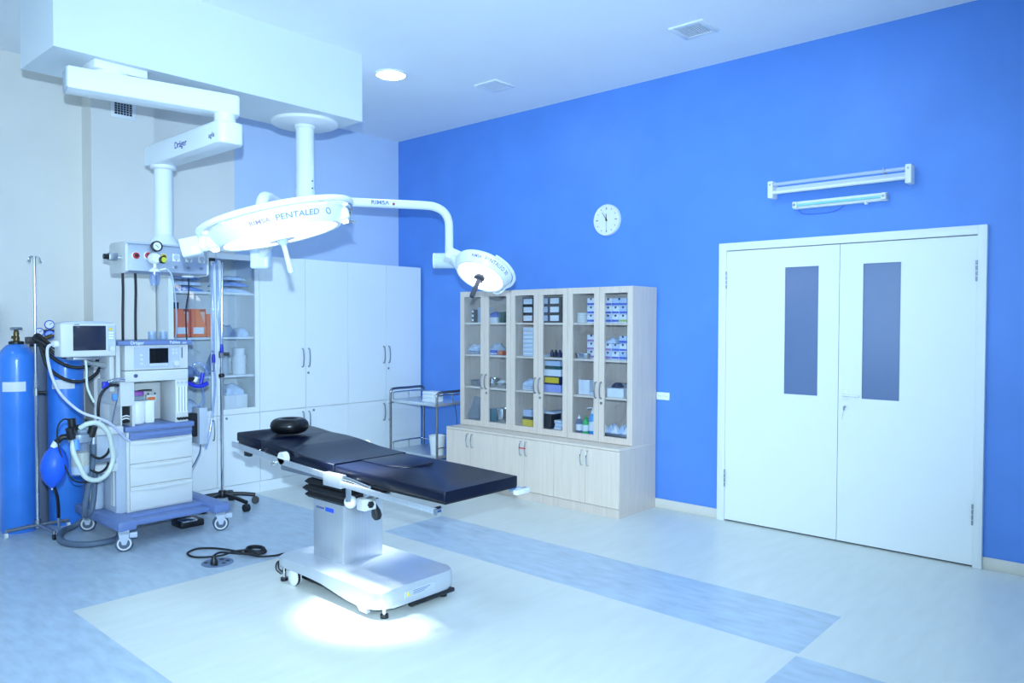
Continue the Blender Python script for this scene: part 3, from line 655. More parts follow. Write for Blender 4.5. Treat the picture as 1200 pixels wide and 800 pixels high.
def glass_cab(i):
    y1, y0 = UY[i], UY[i+1]; g = .001; t = .018; zb, zt = .5485, 1.83
    c = thing('glazed_cabinet', 'pale wooden upper cabinet with two glass doors, '+place[i], 'cabinet', (UX/2, (y0+y1)/2, .5485), 'pale wooden glazed cabinets')
    x0, x1 = UX+.019, -.015; b = B()
    b.box(x0, x1, y0+g, y0+t, zb, zt); b.box(x0, x1, y1-t, y1-g, zb, zt); b.box(x0, x1, y0+t, y1-t, zt-t, zt); b.box(x0, x1, y0+t, y1-t, zb, .598); b.box(x1-.006, x1, y0+t, y1-t, .598, zt-t)
    mesh('carcass', b, wood, c)
    for z in SH[1:]: mesh('shelf', B().box(x0+.006, x1-.006, y0+t, y1-t, z-.018, z), wood_front, c)
    ym = (y0+y1)/2
    for s_, (a, e) in ((1, (ym, y1)), (-1, (y0, ym))):
        a2, e2, s2 = a+.0015, e-.0015, .05; b = B()
        b.box(UX, UX+.018, a2, a2+s2, zb+.004, zt); b.box(UX, UX+.018, e2-s2, e2, zb+.004, zt); b.box(UX, UX+.018, a2+s2, e2-s2, zb+.004, zb+.056); b.box(UX, UX+.018, a2+s2, e2-s2, zt-.052, zt)
        dr = mesh('door', b, wood, c)
        mesh('glass_pane', B().box(UX+.007, UX+.011, a2+s2-.004, e2-s2+.004, zb+.052, zt-.048), pane, dr)
        hb = B(); bow_handle(hb, (UX, ym+s_*.026, .98), L=.13, out=(-1, 0, 0)); mesh('handle', hb, steel_d, dr)
        if s_ < 0: lock(dr, (UX, ym-.026, .875), (-1, 0, 0))
for i in range(3): base_cab(i); glass_cab(i)
single('red_tag', B().box(LX-.038, LX-.034, -2.40, -2.335, .448, .458), M('red_tape', (214, 60, 60)), 'red tag tied across the handles of the middle base cabinet', 'tag', (LX-.036, -2.36, .45))

# ---- contents of the glazed wooden cabinets
cb = {'white': (236, 240, 246), 'blue': (70, 100, 205), 'navy': (38, 42, 84), 'black': (30, 31, 40), 'pale': (196, 214, 240), 'yellow': (236, 206, 40), 'grey': (150, 160, 172), 'lilac': (168, 178, 236), 'green': (50, 90, 84), 'teal': (60, 120, 134), 'orange': (210, 110, 70), 'cyan': (120, 170, 230), 'rose': (170, 130, 190), 'lime': (170, 200, 80)}
def cm(k): return col(k, cb[k], .5)
def carton(lb, y0, y1, z, h, body='white', band=None, x0=-.31, x1=-.16, group=None, tab=True, cardlab=None, nm='carton'):
    c = thing(nm, lb, 'box', ((x0+x1)/2, (y0+y1)/2, z), group)
    b = B().box(x0, x1, y0, y1, z, z+h-.001, .002, 1); bb = mesh('box_body', b, cm(body), c)
    if band: 
        bd = B(); bd.box(x0-.0006, x0, y0+.002, y1-.002, z+h*.12, z+h*.38); bd.box(x0+.004, x1-.004, y0-.0006, y0, z+h*.12, z+h*.38); mesh('print_band', bd, cm(band), c)
    if tab: mesh('finger_slot', B().lathe([(0, 0), (.010, 0), (.010, .0006), (0, .0006)], axis_m((x0, (y0+y1)/2, z+h*.86), (-1, 0, 0)), 10), cm('navy'), c)
    if cardlab: mesh('label_card', B().box(x0-.001, x0, y0+.012, y1-.012, z+h*.2, z+h*.85), cm(cardlab), c)
    return c
def flat(lb, y0, y1, z, h, m='white', x0=-.31, x1=-.1, cat='papers', nm='paper_stack', rot=0, n=4):
    c = thing(nm, lb, cat, ((x0+x1)/2, (y0+y1)/2, z))
    for k in range(n):
        mm = Matrix.Translation(((x0+x1)/2, (y0+y1)/2, 0)) @ Matrix.Rotation(R(rot+random.uniform(-7, 7)), 4, 'Z')
        mesh('sheet_bundle', B().box(-(x1-x0)/2+.012, (x1-x0)/2-.012, -(y1-y0)/2+.012, (y1-y0)/2-.012, z+h*k/n, z+h*(k+1)/n-.0005, .001, 1, m=mm), cm(m) if k % 2 == 0 else cm('pale'), c)
    return c
def dish(lb, x, y, z, rx, ry, h, m=chrome, nm='kidney_dish', cat='dish'):
    b = B().lathe([(0, 0), (.8, 0), (.9, .2), (1, 1), (1.04, 1), (.93, .15), (.82, -.06), (0, -.06)], Matrix.Translation((x, y, z+.06*h)) @ Matrix.Diagonal((rx, ry, h*.94, 1)), 22)
    return single(nm, b, m, lb, cat, (x, y, z))
# A: cabinet beside the trolley
z = SH[3]+.0008
c = thing('ampoule_rack', 'small black and white striped box on the top shelf of the farthest glazed cabinet', 'box', (-.28, -1.47, z))
mesh('rack_body', B().box(-.30, -.25, -1.49, -1.455, z, z+.125, .002), black, c)
for k in range(3): mesh('white_window', B().box(-.3015, -.30, -1.485, -1.46, z+.012+k*.042, z+.034+k*.042), paper, c)
carton('pale blue box behind the striped box on the top shelf', -1.535, -1.44, z, .15, 'pale', None, -.20, -.08, tab=False)
carton('white box with a blue pack on it behind the second glass door', -1.79, -1.665, z, .05, 'white', None, tab=False)
packet('fabric_pack', -.30, -.14, -1.80, -1.665, z+.05, z+.11, cm('blue'), 'blue folded pack on a white box on the top shelf', 'pack', 31)
carton('olive box at the right end of the top shelf behind the second glass door', -1.88, -1.82, z, .10, 'green', None, tab=False)
z = SH[2]+.0008
flat('grey and white pile of sachets on the second shelf, farthest cabinet', -1.56, -1.40, z, .03, 'grey', n=3)
packet('film_bag', -.31, -.16, -1.55, -1.41, z+.031, z+.10, pale_film, 'pale crumpled bag on the sachet pile', 'bag', 33)
packet('film_bag', -.30, -.12, -1.78, -1.66, z, z+.12, pale_film, 'clear bag on the second shelf behind the second glass door', 'bag', 34)
carton('small blue box in front on the second shelf', -1.79, -1.735, z, .045, 'blue', 'white', -.335, -.29, tab=False)
carton('small orange box on the second shelf of the farthest cabinet', -1.87, -1.81, z, .04, 'orange', None, tab=False)
carton('dark bottle-green box behind the small orange box', -1.87, -1.82, z, .13, 'green', None, -.15, -.08, tab=False)
z = SH[1]+.0008
dish('grey instrument tray on the third shelf of the farthest cabinet', -.22, -1.50, z, .10, .09, .05, steel_d, 'instrument_tray', 'tray')
dish('polished steel bowl on the third shelf behind the second glass door', -.25, -1.70, z, .075, .06, .08)
dish('shallow steel dish beside the polished bowl', -.24, -1.83, z, .08, .055, .045)
packet('gauze_pack', -.30, -.18, -1.88, -1.79, z+.046, z+.075, paper, 'white gauze pack lying on the shallow steel dish', 'pack', 36)
z = SH[0]+.0008
packet('film_bag', -.32, -.14, -1.57, -1.42, z, z+.24, clear, 'tall clear bag at the bottom of the farthest cabinet', 'bag', 37)
q_ = dish('teal enamel drum at the bottom of the farthest cabinet', -.24, -1.70, z, .07, .06, .11, cm('teal'), 'drum', 'drum')
dish('steel drum beside the teal drum at the bottom', -.25, -1.835, z, .075, .06, .13, chrome, 'drum', 'drum')
# B: middle cabinet
z = SH[3]+.0008; GB = 'black boxes with white labels, top shelf of the middle cabinet'
for k, w_ in enumerate(('bottom', 'middle', 'top')):
    carton(w_+' black box with white label behind middle cabinet\'s left glass door', -2.235, -2.11, z+k*.076, .075, 'black', None, -.30, -.14, GB, False, 'white')
    carton(w_+' small dark box with pale label behind middle cabinet\'s right glass door', -2.415, -2.345, z+k*.076, .075, 'navy', None, -.30, -.14, GB, False, 'pale')
    carton(w_+' wide black box with white label behind middle cabinet\'s right glass door', -2.54, -2.42, z+k*.076, .075, 'black', None, -.30, -.14, GB, False, 'white')
z = SH[2]+.0008
for k in range(7):
    carton(['lowest', 'second', 'third', 'fourth', 'fifth', 'sixth', 'topmost'][k]+' box of the tall white stack in the middle cabinet', -2.235, -2.115, z+k*.0375, .037, 'white', 'pale', -.30, -.16, 'tall stack of slim white boxes', False)
for k in range(4):
    y = -2.43-k*.045; single('vial', B().lathe([(0, z), (.017, z), (.017, z+.04), (.009, z+.05), (.011, z+.062), (0, z+.063)], Matrix.Translation((-.27, y, 0)), 14), cm('navy') if k != 1 else cm('black'), ['leftmost', 'second', 'third', 'rightmost'][k]+' dark vial on the second shelf of the middle cabinet', 'vial', (-.27, y, z), 'dark vials')
flat('low white tray of papers left of the dark vials', -2.40, -2.33, z, .02, 'white', n=2)
z = SH[1]+.0008
flat('white paper stack on the third shelf behind the left door of the middle cabinet', -2.24, -2.10, z, .04, 'white', n=4)
packet('film_bag', -.31, -.17, -2.24, -2.12, z+.041, z+.11, pale_film, 'pale bag on the white paper stack', 'bag', 41)
carton('lilac tray box at the bottom of the equipment stack', -2.56, -2.37, z, .065, 'lilac', None, tab=False)
carton('grey instrument case with a yellow window above the lilac box', -2.55, -2.37, z+.065, .075, 'navy', None, tab=False, cardlab='yellow')
carton('white equipment case in the middle of the equipment stack', -2.56, -2.36, z+.14, .06, 'white', None, tab=False)
carton('dark green equipment case on the white one', -2.55, -2.38, z+.20, .03, 'green', None, tab=False)
carton('pale equipment case on top of the equipment stack', -2.55, -2.38, z+.23, .045, 'pale', None, tab=False)
z = SH[0]+.0008
carton('yellow box with black lid at the bottom of the middle cabinet', -2.24, -2.12, z, .06, 'yellow', None, tab=False)
carton('black flat case on the yellow box', -2.24, -2.12, z+.06, .025, 'black', None, tab=False)
flat('blue-white papers piled on the black case', -2.235, -2.11, z+.0855, .06, 'pale', n=4)
carton('large black box at the bottom behind the right door of the middle cabinet', -2.45, -2.365, z, .13, 'black', None, tab=False)
flat('white papers lying on the large black box', -2.48, -2.36, z+.1305, .02, 'white', n=2)
flat('white paper heap beside the large black box', -2.575, -2.47, z, .08, 'white', n=5)
# C: cabinet nearest the door
z = SH[3]+.0008; GC = 'blue and white glove boxes in the nearest cabinet'
for k in range(4):
    dish(['lowest', 'second', 'third', 'topmost'][k]+' pale dish of the stack on the top shelf of the nearest cabinet', -.27, -2.765, z+k*.021, .06, .05, .02, white, 'dish')
for k, w_ in enumerate(('bottom', 'middle', 'top')):
    carton(w_+' blue-banded box on top shelf behind nearest cabinet\'s left glass door', -2.905, -2.825, z+k*.07, .069, 'white', 'blue', -.29, -.15, GC)
rows = ('bottom', 'middle', 'top'); cols_ = ('left', 'centre', 'right')
for k in range(3):
    for j in range(3):
        if k == 2 and j == 2: continue
        y1 = -3.018-j*.073; w_ = .07 if not (k == 2 and j == 1) else .143
        body = 'white' if (k+j) % 3 else 'pale'; band = 'blue' if not (k == 0 and j == 2) else 'lime'
        carton('%s row %s blue-banded box on top shelf behind nearest cabinet\'s right door' % (rows[k], cols_[j]), y1-w_, y1, z+k*.068, .067, body, band, -.31, -.16, GC)
z = SH[2]+.0008
for k in range(3): carton(rows[k]+' rose-banded box of three on second shelf behind nearest cabinet\'s left door', -2.905, -2.82, z+k*.068, .067, 'white', 'rose', -.28, -.14, GC)
dish('oval steel dish in front of the three stacked boxes', -.305, -2.795, z, .045, .075, .045)
for k in range(3):
    for j in range(3):
        if k == 2 and j < 2: continue
        y1 = -3.018-j*.073
        carton('%s row %s lilac-white box on second shelf behind nearest cabinet\'s right door' % (rows[k], cols_[j]), y1-.07, y1, z+k*.066, .065, 'white' if (k+j) % 2 else 'pale', 'rose' if j == 0 else 'blue', -.31, -.16, GC)
packet('film_bag', -.30, -.18, -3.12, -3.02, z+.132, z+.19, pale_film, 'pale clear bag on the lilac-white boxes', 'bag', 51)
z = SH[1]+.0008
carton('plain white cube box on the third shelf of the nearest cabinet', -2.86, -2.745, z, .125, 'white', None, -.30, -.17, tab=False)
carton('small white box standing behind the white cube', -2.91, -2.865, z, .185, 'white', 'pale', -.22, -.12)
flat('thin stack of white sachets right of the white cube', -2.93, -2.865, z, .03, 'white', -.335, -.24, n=4)
carton('large white box tilted forward on the third shelf of the nearest cabinet', -3.22, -3.06, z, .075, 'white', None, -.33, -.2, tab=False)
flat('flat dark folder on the shelf behind the tilted white box', -3.22, -3.02, z, .10, 'grey', -.195, -.06, n=3)
packet('cloth_bundle', -.30, -.21, -3.15, -3.08, z+.0755, z+.12, cm('navy'), 'dark blue cloth bundle lying on the large white box', 'bundle', 52)
z = SH[0]+.0008
def pump_bottle(lb, y, m, cap, hgt, x=-.30, nozzle=True):
    c = thing('pump_bottle', lb, 'bottle', (x, y, z)); T_ = Matrix.Translation((x, y, 0))
    mesh('bottle_body', B().lathe([(0, z), (.027, z), (.03, z+.006), (.03, z+hgt*.72), (.018, z+hgt*.85), (.012, z+hgt*.9), (0, z+hgt*.9)], T_, 18), m, c)
    k = B(); k.lathe([(0, z+hgt*.9), (.014, z+hgt*.9), (.014, z+hgt*1.02), (.005, z+hgt*1.03), (.005, z+hgt*1.15), (0, z+hgt*1.15)], T_, 12)
    if nozzle: k.tube([(x, y, z+hgt*1.14), (x-.005, y+.02, z+hgt*1.16), (x-.008, y+.05, z+hgt*1.12)], .005, 8)
    mesh('pump', k, cap, c); mesh('bottle_label', B().lathe([(.0305, z+hgt*.15), (.0308, z+hgt*.15), (.0308, z+hgt*.55), (.0305, z+hgt*.55)], T_, 18), paper, c)
pump_bottle('clear lilac bottle with white nozzle at the bottom of the nearest cabinet', -2.755, clear_blue, white, .13, nozzle=False)
pump_bottle('green bottle with green cap between two blue bottles', -2.825, M('green_liquid', (60, 190, 110), .25), M('green_cap', (40, 160, 80), .4), .13, nozzle=False)
pump_bottle('tall light blue bottle with a white pump spout', -2.895, M('cyan_liquid', (60, 160, 226), .25), white, .19)
packet('film_bag', -.22, -.10, -2.82, -2.715, z, z+.09, cm('lilac'), 'lilac pack behind the clear bottle', 'pack', 53)
GZ = 'crumpled gauze balls at the bottom of the nearest cabinet'
for k, (y, x, dz) in enumerate(((-3.02, -.30, 0), (-3.075, -.28, 0), (-3.13, -.30, 0), (-3.185, -.28, 0), (-3.235, -.29, 0), (-3.06, -.22, .0), (-3.16, -.22, 0), (-3.225, -.23, .06))):
    packet('gauze_ball', x-.033, x+.033, y-.032, y+.032, z+.03+dz, z+.10+dz, cm('pale') if k % 2 else paper, 'pale crumpled gauze ball in the tray at the bottom of the nearest cabinet', 'gauze', 60+k, GZ, .55)
single('gauze_tray', B().box(-.34, -.15, -3.27, -2.985, z, z+.03, .004), steel_d, 'low steel tray holding the gauze balls', 'tray', (-.25, -3.13, z))

# ================================================================== STEEL TROLLEY IN THE CORNER
t = thing('instrument_trolley', 'stainless steel two-tier instrument trolley between the white and wooden cabinets', 'trolley', (-.325, -.88, 0))
tx0, tx1, ty0, ty1 = -.55, -.10, -1.234, -.535
for y in (ty0, ty1):
    mesh('end_hoop', B().tube([(tx0, y, .07), (tx0, y, .4), (tx0, y, .79), (tx0+.01, y, .838), (tx0+.05, y, .855), ((tx0+tx1)/2, y, .855), (tx1-.05, y, .855), (tx1-.01, y, .838), (tx1, y, .79), (tx1, y, .4), (tx1, y, .07)], .0125, 10, 5), M('trolley_tube', (150, 150, 152), .25, 1.0), t)
for z in (.745, .235):
    tr = B(); tr.box(tx0, tx1, ty0+.012, ty1-.012, z-.028, z, .004); mesh('tray', tr, steel, t)
    for y in (ty0+.02, ty1-.02):
        gr = B().tube([(tx0+.02, y, z), (tx0+.02, y, z+.05), (tx0+.05, y, z+.075), (tx1-.05, y, z+.075), (tx1-.02, y, z+.05), (tx1-.02, y, z)], .006, 8, 4)
        gr.cyl(((tx0+tx1)/2, y, z), ((tx0+tx1)/2, y, z+.075), .004, n=6); mesh('guard_rail', gr, chrome, t)
    mesh('guard_rail', B().tube([(tx1-.02, ty0+.02, z+.06), (tx1-.02, ty1-.02, z+.06)], .006, 8, 0), chrome, t)
for x in (tx0, tx1):
    for y in (ty0, ty1):
        cs_ = mesh('castor', B().cyl((x-.011, y, .032), (x+.011, y, .032), .032, n=16), rubber, t)
        mesh('castor_fork', B().box(x-.016, x+.016, y-.01, y+.01, .032, .075, .003), steel_d, cs_)
for k in range(3):
    zz = .7455+k*.034
    c = thing('folded_towel', ['bottom', 'middle', 'top'][k]+' white folded pack on the upper trolley tray', 'towel', (-.40, -.98, zz), 'white packs on the trolley')
    mesh('pack_body', B().box(-.47, -.33, -1.09, -.93, zz, zz+.033, .006), paper, c); mesh('fold_edge', B().box(-.474, -.47, -1.08, -.94, zz+.012, zz+.02), cm('pale'), c)
c = thing('waste_cup', 'white plastic bucket on the lower trolley tray', 'bucket', (-.45, -1.13, .235))
mesh('bucket_body', B().lathe([(0, .236), (.062, .236), (.064, .24), (.082, .42), (.079, .42), (.06, .245), (0, .245)], Matrix.Translation((-.45, -1.13, 0)), 24), white, c)
mesh('bucket_rim', B().torus((-.45, -1.13, .42), .082, .004, None, 24, 6), white, c)
single('hanging_cord', B().tube([(-.30, -1.222, .72), (-.30, -1.25, .60), (-.32, -1.26, .50), (-.40, -1.255, .44), (-.48, -1.25, .45)], .003, 6), black, 'thin dark cord hanging from the end of the trolley', 'cord', (-.3, -1.22, .7))
# ================================================================== OPERATING TABLE
o = thing('operating_table', 'operating table with black padded sections on a stainless steel column and base', 'operating table', (-2.83, -3.05, 0))
TX0, TX1 = -3.08, -2.56
def pad(name, prof, th, x0=TX0, x1=TX1, m=vinylpad):
    poly = prof + [(y, z-th) for y, z in prof[::-1]]
    return mesh(name, B().prism(poly, x0, x1, 'x', .014, seg=4), m, o, ang=60)
pad('head_pad', [(-2.405, .812), (-2.25, .822), (-2.112, .832)], .055)
pad('torso_pad', [(-3.162, .764), (-3.02, .766), (-2.90, .772), (-2.78, .787), (-2.69, .797), (-2.55, .806), (-2.413, .812)], .060)
leg = pad('leg_pad', [(-4.045, .745), (-3.6, .752), (-3.17, .758)], .052)
ins = [(-2.90, -3.172), (-2.905, -3.38)]
for i in range(1, 9): a = math.pi*i/9; ins.append((-2.75-.155*math.cos(a), -3.38-.15*math.sin(a)))
ins += [(-2.595, -3.38), (-2.60, -3.172)]
mesh('cutout_pad', B().prism(ins, .735, .7635, 'z', .006), vinylpad, leg, ang=60)
mesh('leg_pad_board', B().box(TX0+.01, TX1-.01, -4.04, -3.18, .683, .695), black, o)
mesh('torso_board', B().prism([(-3.16, .69), (-2.4, .742), (-2.12, .765), (-2.12, .775), (-2.4, .752), (-3.16, .703)], TX0+.012, TX1-.012, 'x'), black, o)
# rails and frame
for s_, x in ((1, -3.125), (-1, -2.515)):
    r_ = B(); w_ = .006
    r_.prism([(-2.15, .75), (-2.42, .735), (-2.72, .712), (-3.20, .690), (-3.20, .722), (-2.72, .744), (-2.42, .767), (-2.15, .785)], x-w_, x+w_, 'x', .002)
    rl = mesh('side_rail', r_, steel, o)
    r2 = B().prism([(-3.28, .668), (-4.05, .648), (-4.05, .676), (-3.28, .698)], x-w_, x+w_, 'x', .002); mesh('side_rail', r2, steel, o)
    for y, z in ((-2.44, .752), (-2.70, .73), (-3.12, .71)):
        mesh('rail_spacer', B().cyl((x-s_*.0, y, z), (x+s_*.06, y, z), .012, n=12), chrome, o)
    for y, z in ((-3.34, .68), (-3.62, .672), (-4.0, .662)):
        mesh('rail_spacer', B().cyl((x, y, z), (x+s_*.06, y, z), .010, n=12), chrome, o)
    mesh('rail_cap', B().cyl((x-.012, -4.045, .662), (x+.012, -4.045, .662), .016, n=14), chrome, o)
    mesh('pivot_disc', B().cyl((x-s_*.006, -2.72, .748), (x+s_*.03, -2.72, .748), .036, n=22), mach_white, o)
    mesh('clamp_screw', B().cyl((x-s_*.03, -2.66, .715), (x, -2.66, .715), .013, n=12), chrome, o)
    mesh('hip_bracket', B().box(min(x-s_*.008, x+s_*.035), max(x-s_*.008, x+s_*.035), -3.30, -3.14, .655, .725, .006), steel, o)
    mesh('leg_strut', B().tube([(x+s_*.012, -3.18, .715), (x+s_*.012, -3.35, .712), (x+s_*.012, -3.52, .692)], .011, 10, 3), chrome, o)
mesh('cross_beam', B().box(-3.06, -2.58, -3.30, -2.60, .655, .69, .006), steel_d, o)
mesh('head_beam', B().box(-3.05, -2.60, -2.60, -2.16, .705, .735, .006, m=None), steel_d, o)
mesh('leg_end_bar', B().box(-2.60, -2.50, -4.075, -4.045, .652, .676, .003), mach_white, o)
mesh('head_release', B().box(-3.10, -3.07, -2.30, -2.24, .70, .735, .006), black, o)
# bellows and column
for k, (z, w_) in enumerate(((.515, .035), (.553, .045), (.592, .035), (.63, .02))):
    q_ = .02
    mesh('bellows_fold', B().prism([(-2.94-w_, -3.06-w_), (-2.66+w_, -3.06-w_), (-2.66+w_, -2.757+w_), (-2.94-w_, -2.757+w_)], z-.017, z+.019, 'z', .0165, seg=1), rubber, o)
cm_ = mesh('column', B().box(-2.94, -2.66, -3.06, -2.757, .15, .50, .006, 2), steel, o)
mesh('column_badge', B().box(-2.9425, -2.94, -2.965, -2.885, .435, .458), M('badge_blue', (36, 84, 214), .4), cm_)
mesh('column_lettering', B().box(-2.9415, -2.94, -2.87, -2.79, .441, .452), ink_grey, cm_)
mesh('lift_post', B().box(-2.90, -2.70, -3.0, -2.82, .50, .66), steel_d, o)
mesh('post', B().cyl((-3.0, -3.19, .66), (-3.0, -3.19, .55), .016, n=14), chrome, o)
mesh('white_knob', B().lathe([(0, 0), (.02, 0), (.034, .015), (.036, .04), (.03, .062), (.018, .075), (0, .078)], axis_m((-2.955, -3.14, .535), (-.5, -.86, .1)), 18), white, o)
gb = mesh('gear_block', B().box(-2.905, -2.815, -3.20, -3.13, .475, .545, .008), mach_white, o)
mesh('gear_hex', B().cyl((-2.86, -3.20, .51), (-2.86, -3.212, .51), .02, n=6), black, gb)
mesh('gear_post', B().cyl((-2.86, -3.16, .54), (-2.86, -3.16, .66), .02, n=14), chrome, o)
mesh('lever_handle', B().lathe([(0, -.095), (.02, -.09), (.03, -.07), (.028, -.045), (.012, 0), (0, .002)], axis_m((-2.815, -3.18, .50), (-.25, 0, 1)), 16), black, o)
mesh('gear_rod', B().cyl((-2.82, -3.15, .535), (-2.60, -3.20, .56), .009, n=10), chrome, o)
# base
def rrect(x0, x1, y0, y1, rs, n=6):
    pts = []
    for (cx, cy, a0), r in zip(((x1, y1, 0), (x0, y1, 90), (x0, y0, 180), (x1, y0, 270)), rs):
        sx = -1 if cx == x1 else 1; sy = -1 if cy == y1 else 1
        for i in range(n+1): a = R(a0+90*i/n); pts.append((cx+sx*r+r*math.cos(a), cy+sy*r+r*math.sin(a)))
    return pts
def dense(poly, d=.08):
    out = []
    for a_, b_ in zip(poly, poly[1:]+poly[:1]):
        k = max(1, int(math.hypot(b_[0]-a_[0], b_[1]-a_[1])/d)); out += [(a_[0]+(b_[0]-a_[0])*i/k, a_[1]+(b_[1]-a_[1])*i/k) for i in range(k)]
    return out
cv = B().prism(dense(rrect(-3.095, -2.535, -3.565, -2.60, (.05, .05, .10, .07))), .05, .152, 'z', .014, seg=3)
for v_ in cv.bm.verts:                           # the skirt rises towards the back
    if v_.co.z < .1: f_ = min(1, max(0, (v_.co.y+3.40)/.45)); v_.co.z += .045*f_*f_*(3-2*f_)*(1-(v_.co.z-.05)/.09)
bs = mesh('base_cover', cv, M('base_steel', (208, 214, 222), .33, .55, var=.03, scale=3), o, ang=50)
mesh('base_skirt', B().prism([(-3.46, .022), (-3.40, .022), (-3.36, .06), (-3.46, .06)], -3.088, -3.06, 'x', .004), M('base_steel', (206, 212, 220)), bs)
mesh('base_chassis', B().box(-3.02, -2.58, -3.46, -2.68, .032, .10), black, o)
mesh('bumper', B().box(-2.88, -2.56, -3.575, -3.545, .028, .05, .006), black, o)
pl = mesh('rating_plate', B().box(-2.915, -2.70, -3.5675, -3.565, .085, .118), mach_grey, bs)
mesh('warning_mark', B().prism([(-2.905, .09), (-2.88, .09), (-2.8925, .114)], -3.569, -3.567, 'y'), M('mark_yellow', (230, 206, 60)), pl)
for k in range(3): mesh('printed_line', B().box(-2.86, -2.86+.12-.02*k, -3.5685, -3.567, .108-.008*k, .1105-.008*k), ink_grey, pl)
for x, y in ((-3.02, -3.525), (-2.60, -3.52), (-3.06, -2.635)):
    ft = mesh('levelling_foot', B().cyl((x, y, 0), (x, y, .018), .022, n=16), black, o); mesh('foot_stem', B().cyl((x, y, .016), (x, y, .08), .011, n=12), chrome, ft)
for x in (-3.062, -2.60):
    wh = mesh('base_wheel', B().lathe([(0, -.02), (.04, -.02), (.05, -.014), (.05, .014), (.04, .02), (0, .02)], axis_m((x, -2.75, .05), (1, 0, 0)), 24), white, o)
    mesh('tyre', B().torus((x, -2.75, .05), .047, .0045, Matrix.Rotation(R(90), 4, 'Y') @ Matrix.Diagonal((1, 1, 3.2, 1)), 26, 6), rubber, wh)
mesh('brake_pedal', B().tube([(-3.07, -2.63, .045), (-3.09, -2.61, .07), (-3.08, -2.60, .10), (-3.04, -2.60, .105)], .012, 8), black, o)
# head ring on the head pad
single('head_ring', B().torus((-2.835, -2.335, .8735), .073, .047, Matrix.Diagonal((1, 1, 1, 1)), 40, 14), M('gel_black', (10, 11, 15), .3, spec=.35), 'black ring-shaped head cushion lying on the head end of the table', 'cushion', (-2.85, -2.335, .82))

# ---- power cord and floor socket
o = thing('floor_socket', 'flat floor socket plate with dark outlet holes near the power cord', 'socket', (-3.19, -2.03, 0))
mesh('socket_plate', B().lathe([(0, .0), (.095, .0), (.098, .002), (.09, .004), (0, .004)], Matrix.Translation((-3.17, -2.03, 0)), 28), M('plate_blue', (120, 140, 170), .4, .4), o)
for x, y in ((-3.225, -1.99), (-3.12, -1.99), (-3.15, -2.075), (-3.205, -2.08), (-3.11, -2.05)): mesh('outlet_hole', B().cyl((x, y, .004), (x, y, .0055), .014, n=12), black, o)
cpts = [(-2.86, -2.588, .125), (-2.83, -2.53, .12), (-2.79, -2.40, .06), (-2.77, -2.28, .012), (-2.79, -2.20, .008), (-2.86, -2.19, .008), (-2.95, -2.15, .016), (-2.98, -2.02, .016), (-2.99, -1.88, .008), (-3.05, -1.74, .008), (-3.13, -1.67, .008), (-3.22, -1.72, .008), (-3.22, -1.84, .008), (-3.12, -1.95, .016), (-3.01, -1.96, .024), (-2.93, -2.02, .026), (-2.95, -2.10, .02), (-3.03, -2.02, .026), (-3.10, -1.93, .03), (-3.18, -1.98, .03), (-3.2, -2.04, .05), (-3.205, -2.05, .045)]
o = thing('extension_cord', 'black power cord looped on the floor from the table base to the floor socket', 'cord', (-2.95, -2.1, 0))
mesh('cable', B().tube(cpts, .0068, 8, 6), rubber, o)
cb_ = B()
for k in range(4): cb_.tube([(-2.895+(.075-.004*k)*math.cos(a+k)*.8, -2.01+(.085-.005*k)*math.sin(a+k), .009+k*.006) for a in [i*2*math.pi/12 for i in range(12)]], .0065, 8, 3, True)
mesh('coiled_bundle', cb_, rubber, o)
mesh('plug', B().lathe([(0, .0), (.022, .0), (.024, .012), (.018, .03), (.009, .052), (0, .053)], Matrix.Translation((-3.205, -2.055, .004)), 16), black, o)

# ================================================================== GAS CYLINDERS
def gas_cyl(lb, x, y, r, hs, ht, m, valve, tag=True):
    c = thing('gas_cylinder', lb, 'gas cylinder', (x, y, 0), 'tall gas cylinders by the wall'); T_ = Matrix.Translation((x, y, 0))
    mesh('cylinder_body', B().lathe([(0, 0), (r*.93, 0), (r, .02), (r, hs), (r*.97, hs+.03), (r*.82, hs+.07), (r*.55, hs+.105), (r*.36, hs+.118), (0, hs+.118)], T_, 32), m, c)
    if tag: mesh('paper_label', B().lathe([(r+.0012, 1.03), (r+.0012, 1.1)], T_, 14, R(-152), R(-78)), paper, c)
    mesh('neck_collar', B().lathe([(0, hs+.116), (r*.42, hs+.116), (r*.42, hs+.132), (r*.3, hs+.138), (0, hs+.138)], T_, 20), black, c)
    if valve:
        v_ = mesh('valve', B().lathe([(0, hs+.135), (.018, hs+.135), (.022, hs+.16), (.016, hs+.175), (.02, hs+.19), (.014, hs+.215), (.008, hs+.225), (0, hs+.225)], T_, 16), brass, c)
        mesh('hand_wheel', B().lathe([(0, hs+.222), (.036, hs+.22), (.04, hs+.228), (.036, hs+.237), (0, hs+.24)], T_, 18), steel_d, v_)
        mesh('valve_outlet', B().cyl((x, y, hs+.165), (x-.03, y-.03, hs+.165), .012, n=10), brass, v_)
    return c
gas_cyl('blue gas cylinder with brass valve at the left edge, paper label on it', -3.785, -.235, .118, 1.255, 0, cyl_blue, True)
c2 = gas_cyl('blue gas cylinder behind the patient monitor, with pressure gauges', -3.465, -.235, .122, 1.215, 0, cyl_blue, False)
gas_cyl('dark grey gas cylinder standing back between the two blue ones', -3.627, -.095, .085, 1.23, 0, cyl_grey, False, False)
rg = thing('gas_regulator', 'brass gas regulator with three blue-rimmed pressure gauges on the cylinder behind the monitor', 'regulator', (-3.56, -.33, 1.36))
mesh('regulator_body', B().tube([(-3.468, -.24, 1.354), (-3.50, -.31, 1.40), (-3.565, -.36, 1.43), (-3.62, -.37, 1.42), (-3.68, -.38, 1.38)], .016, 10), brass, rg)
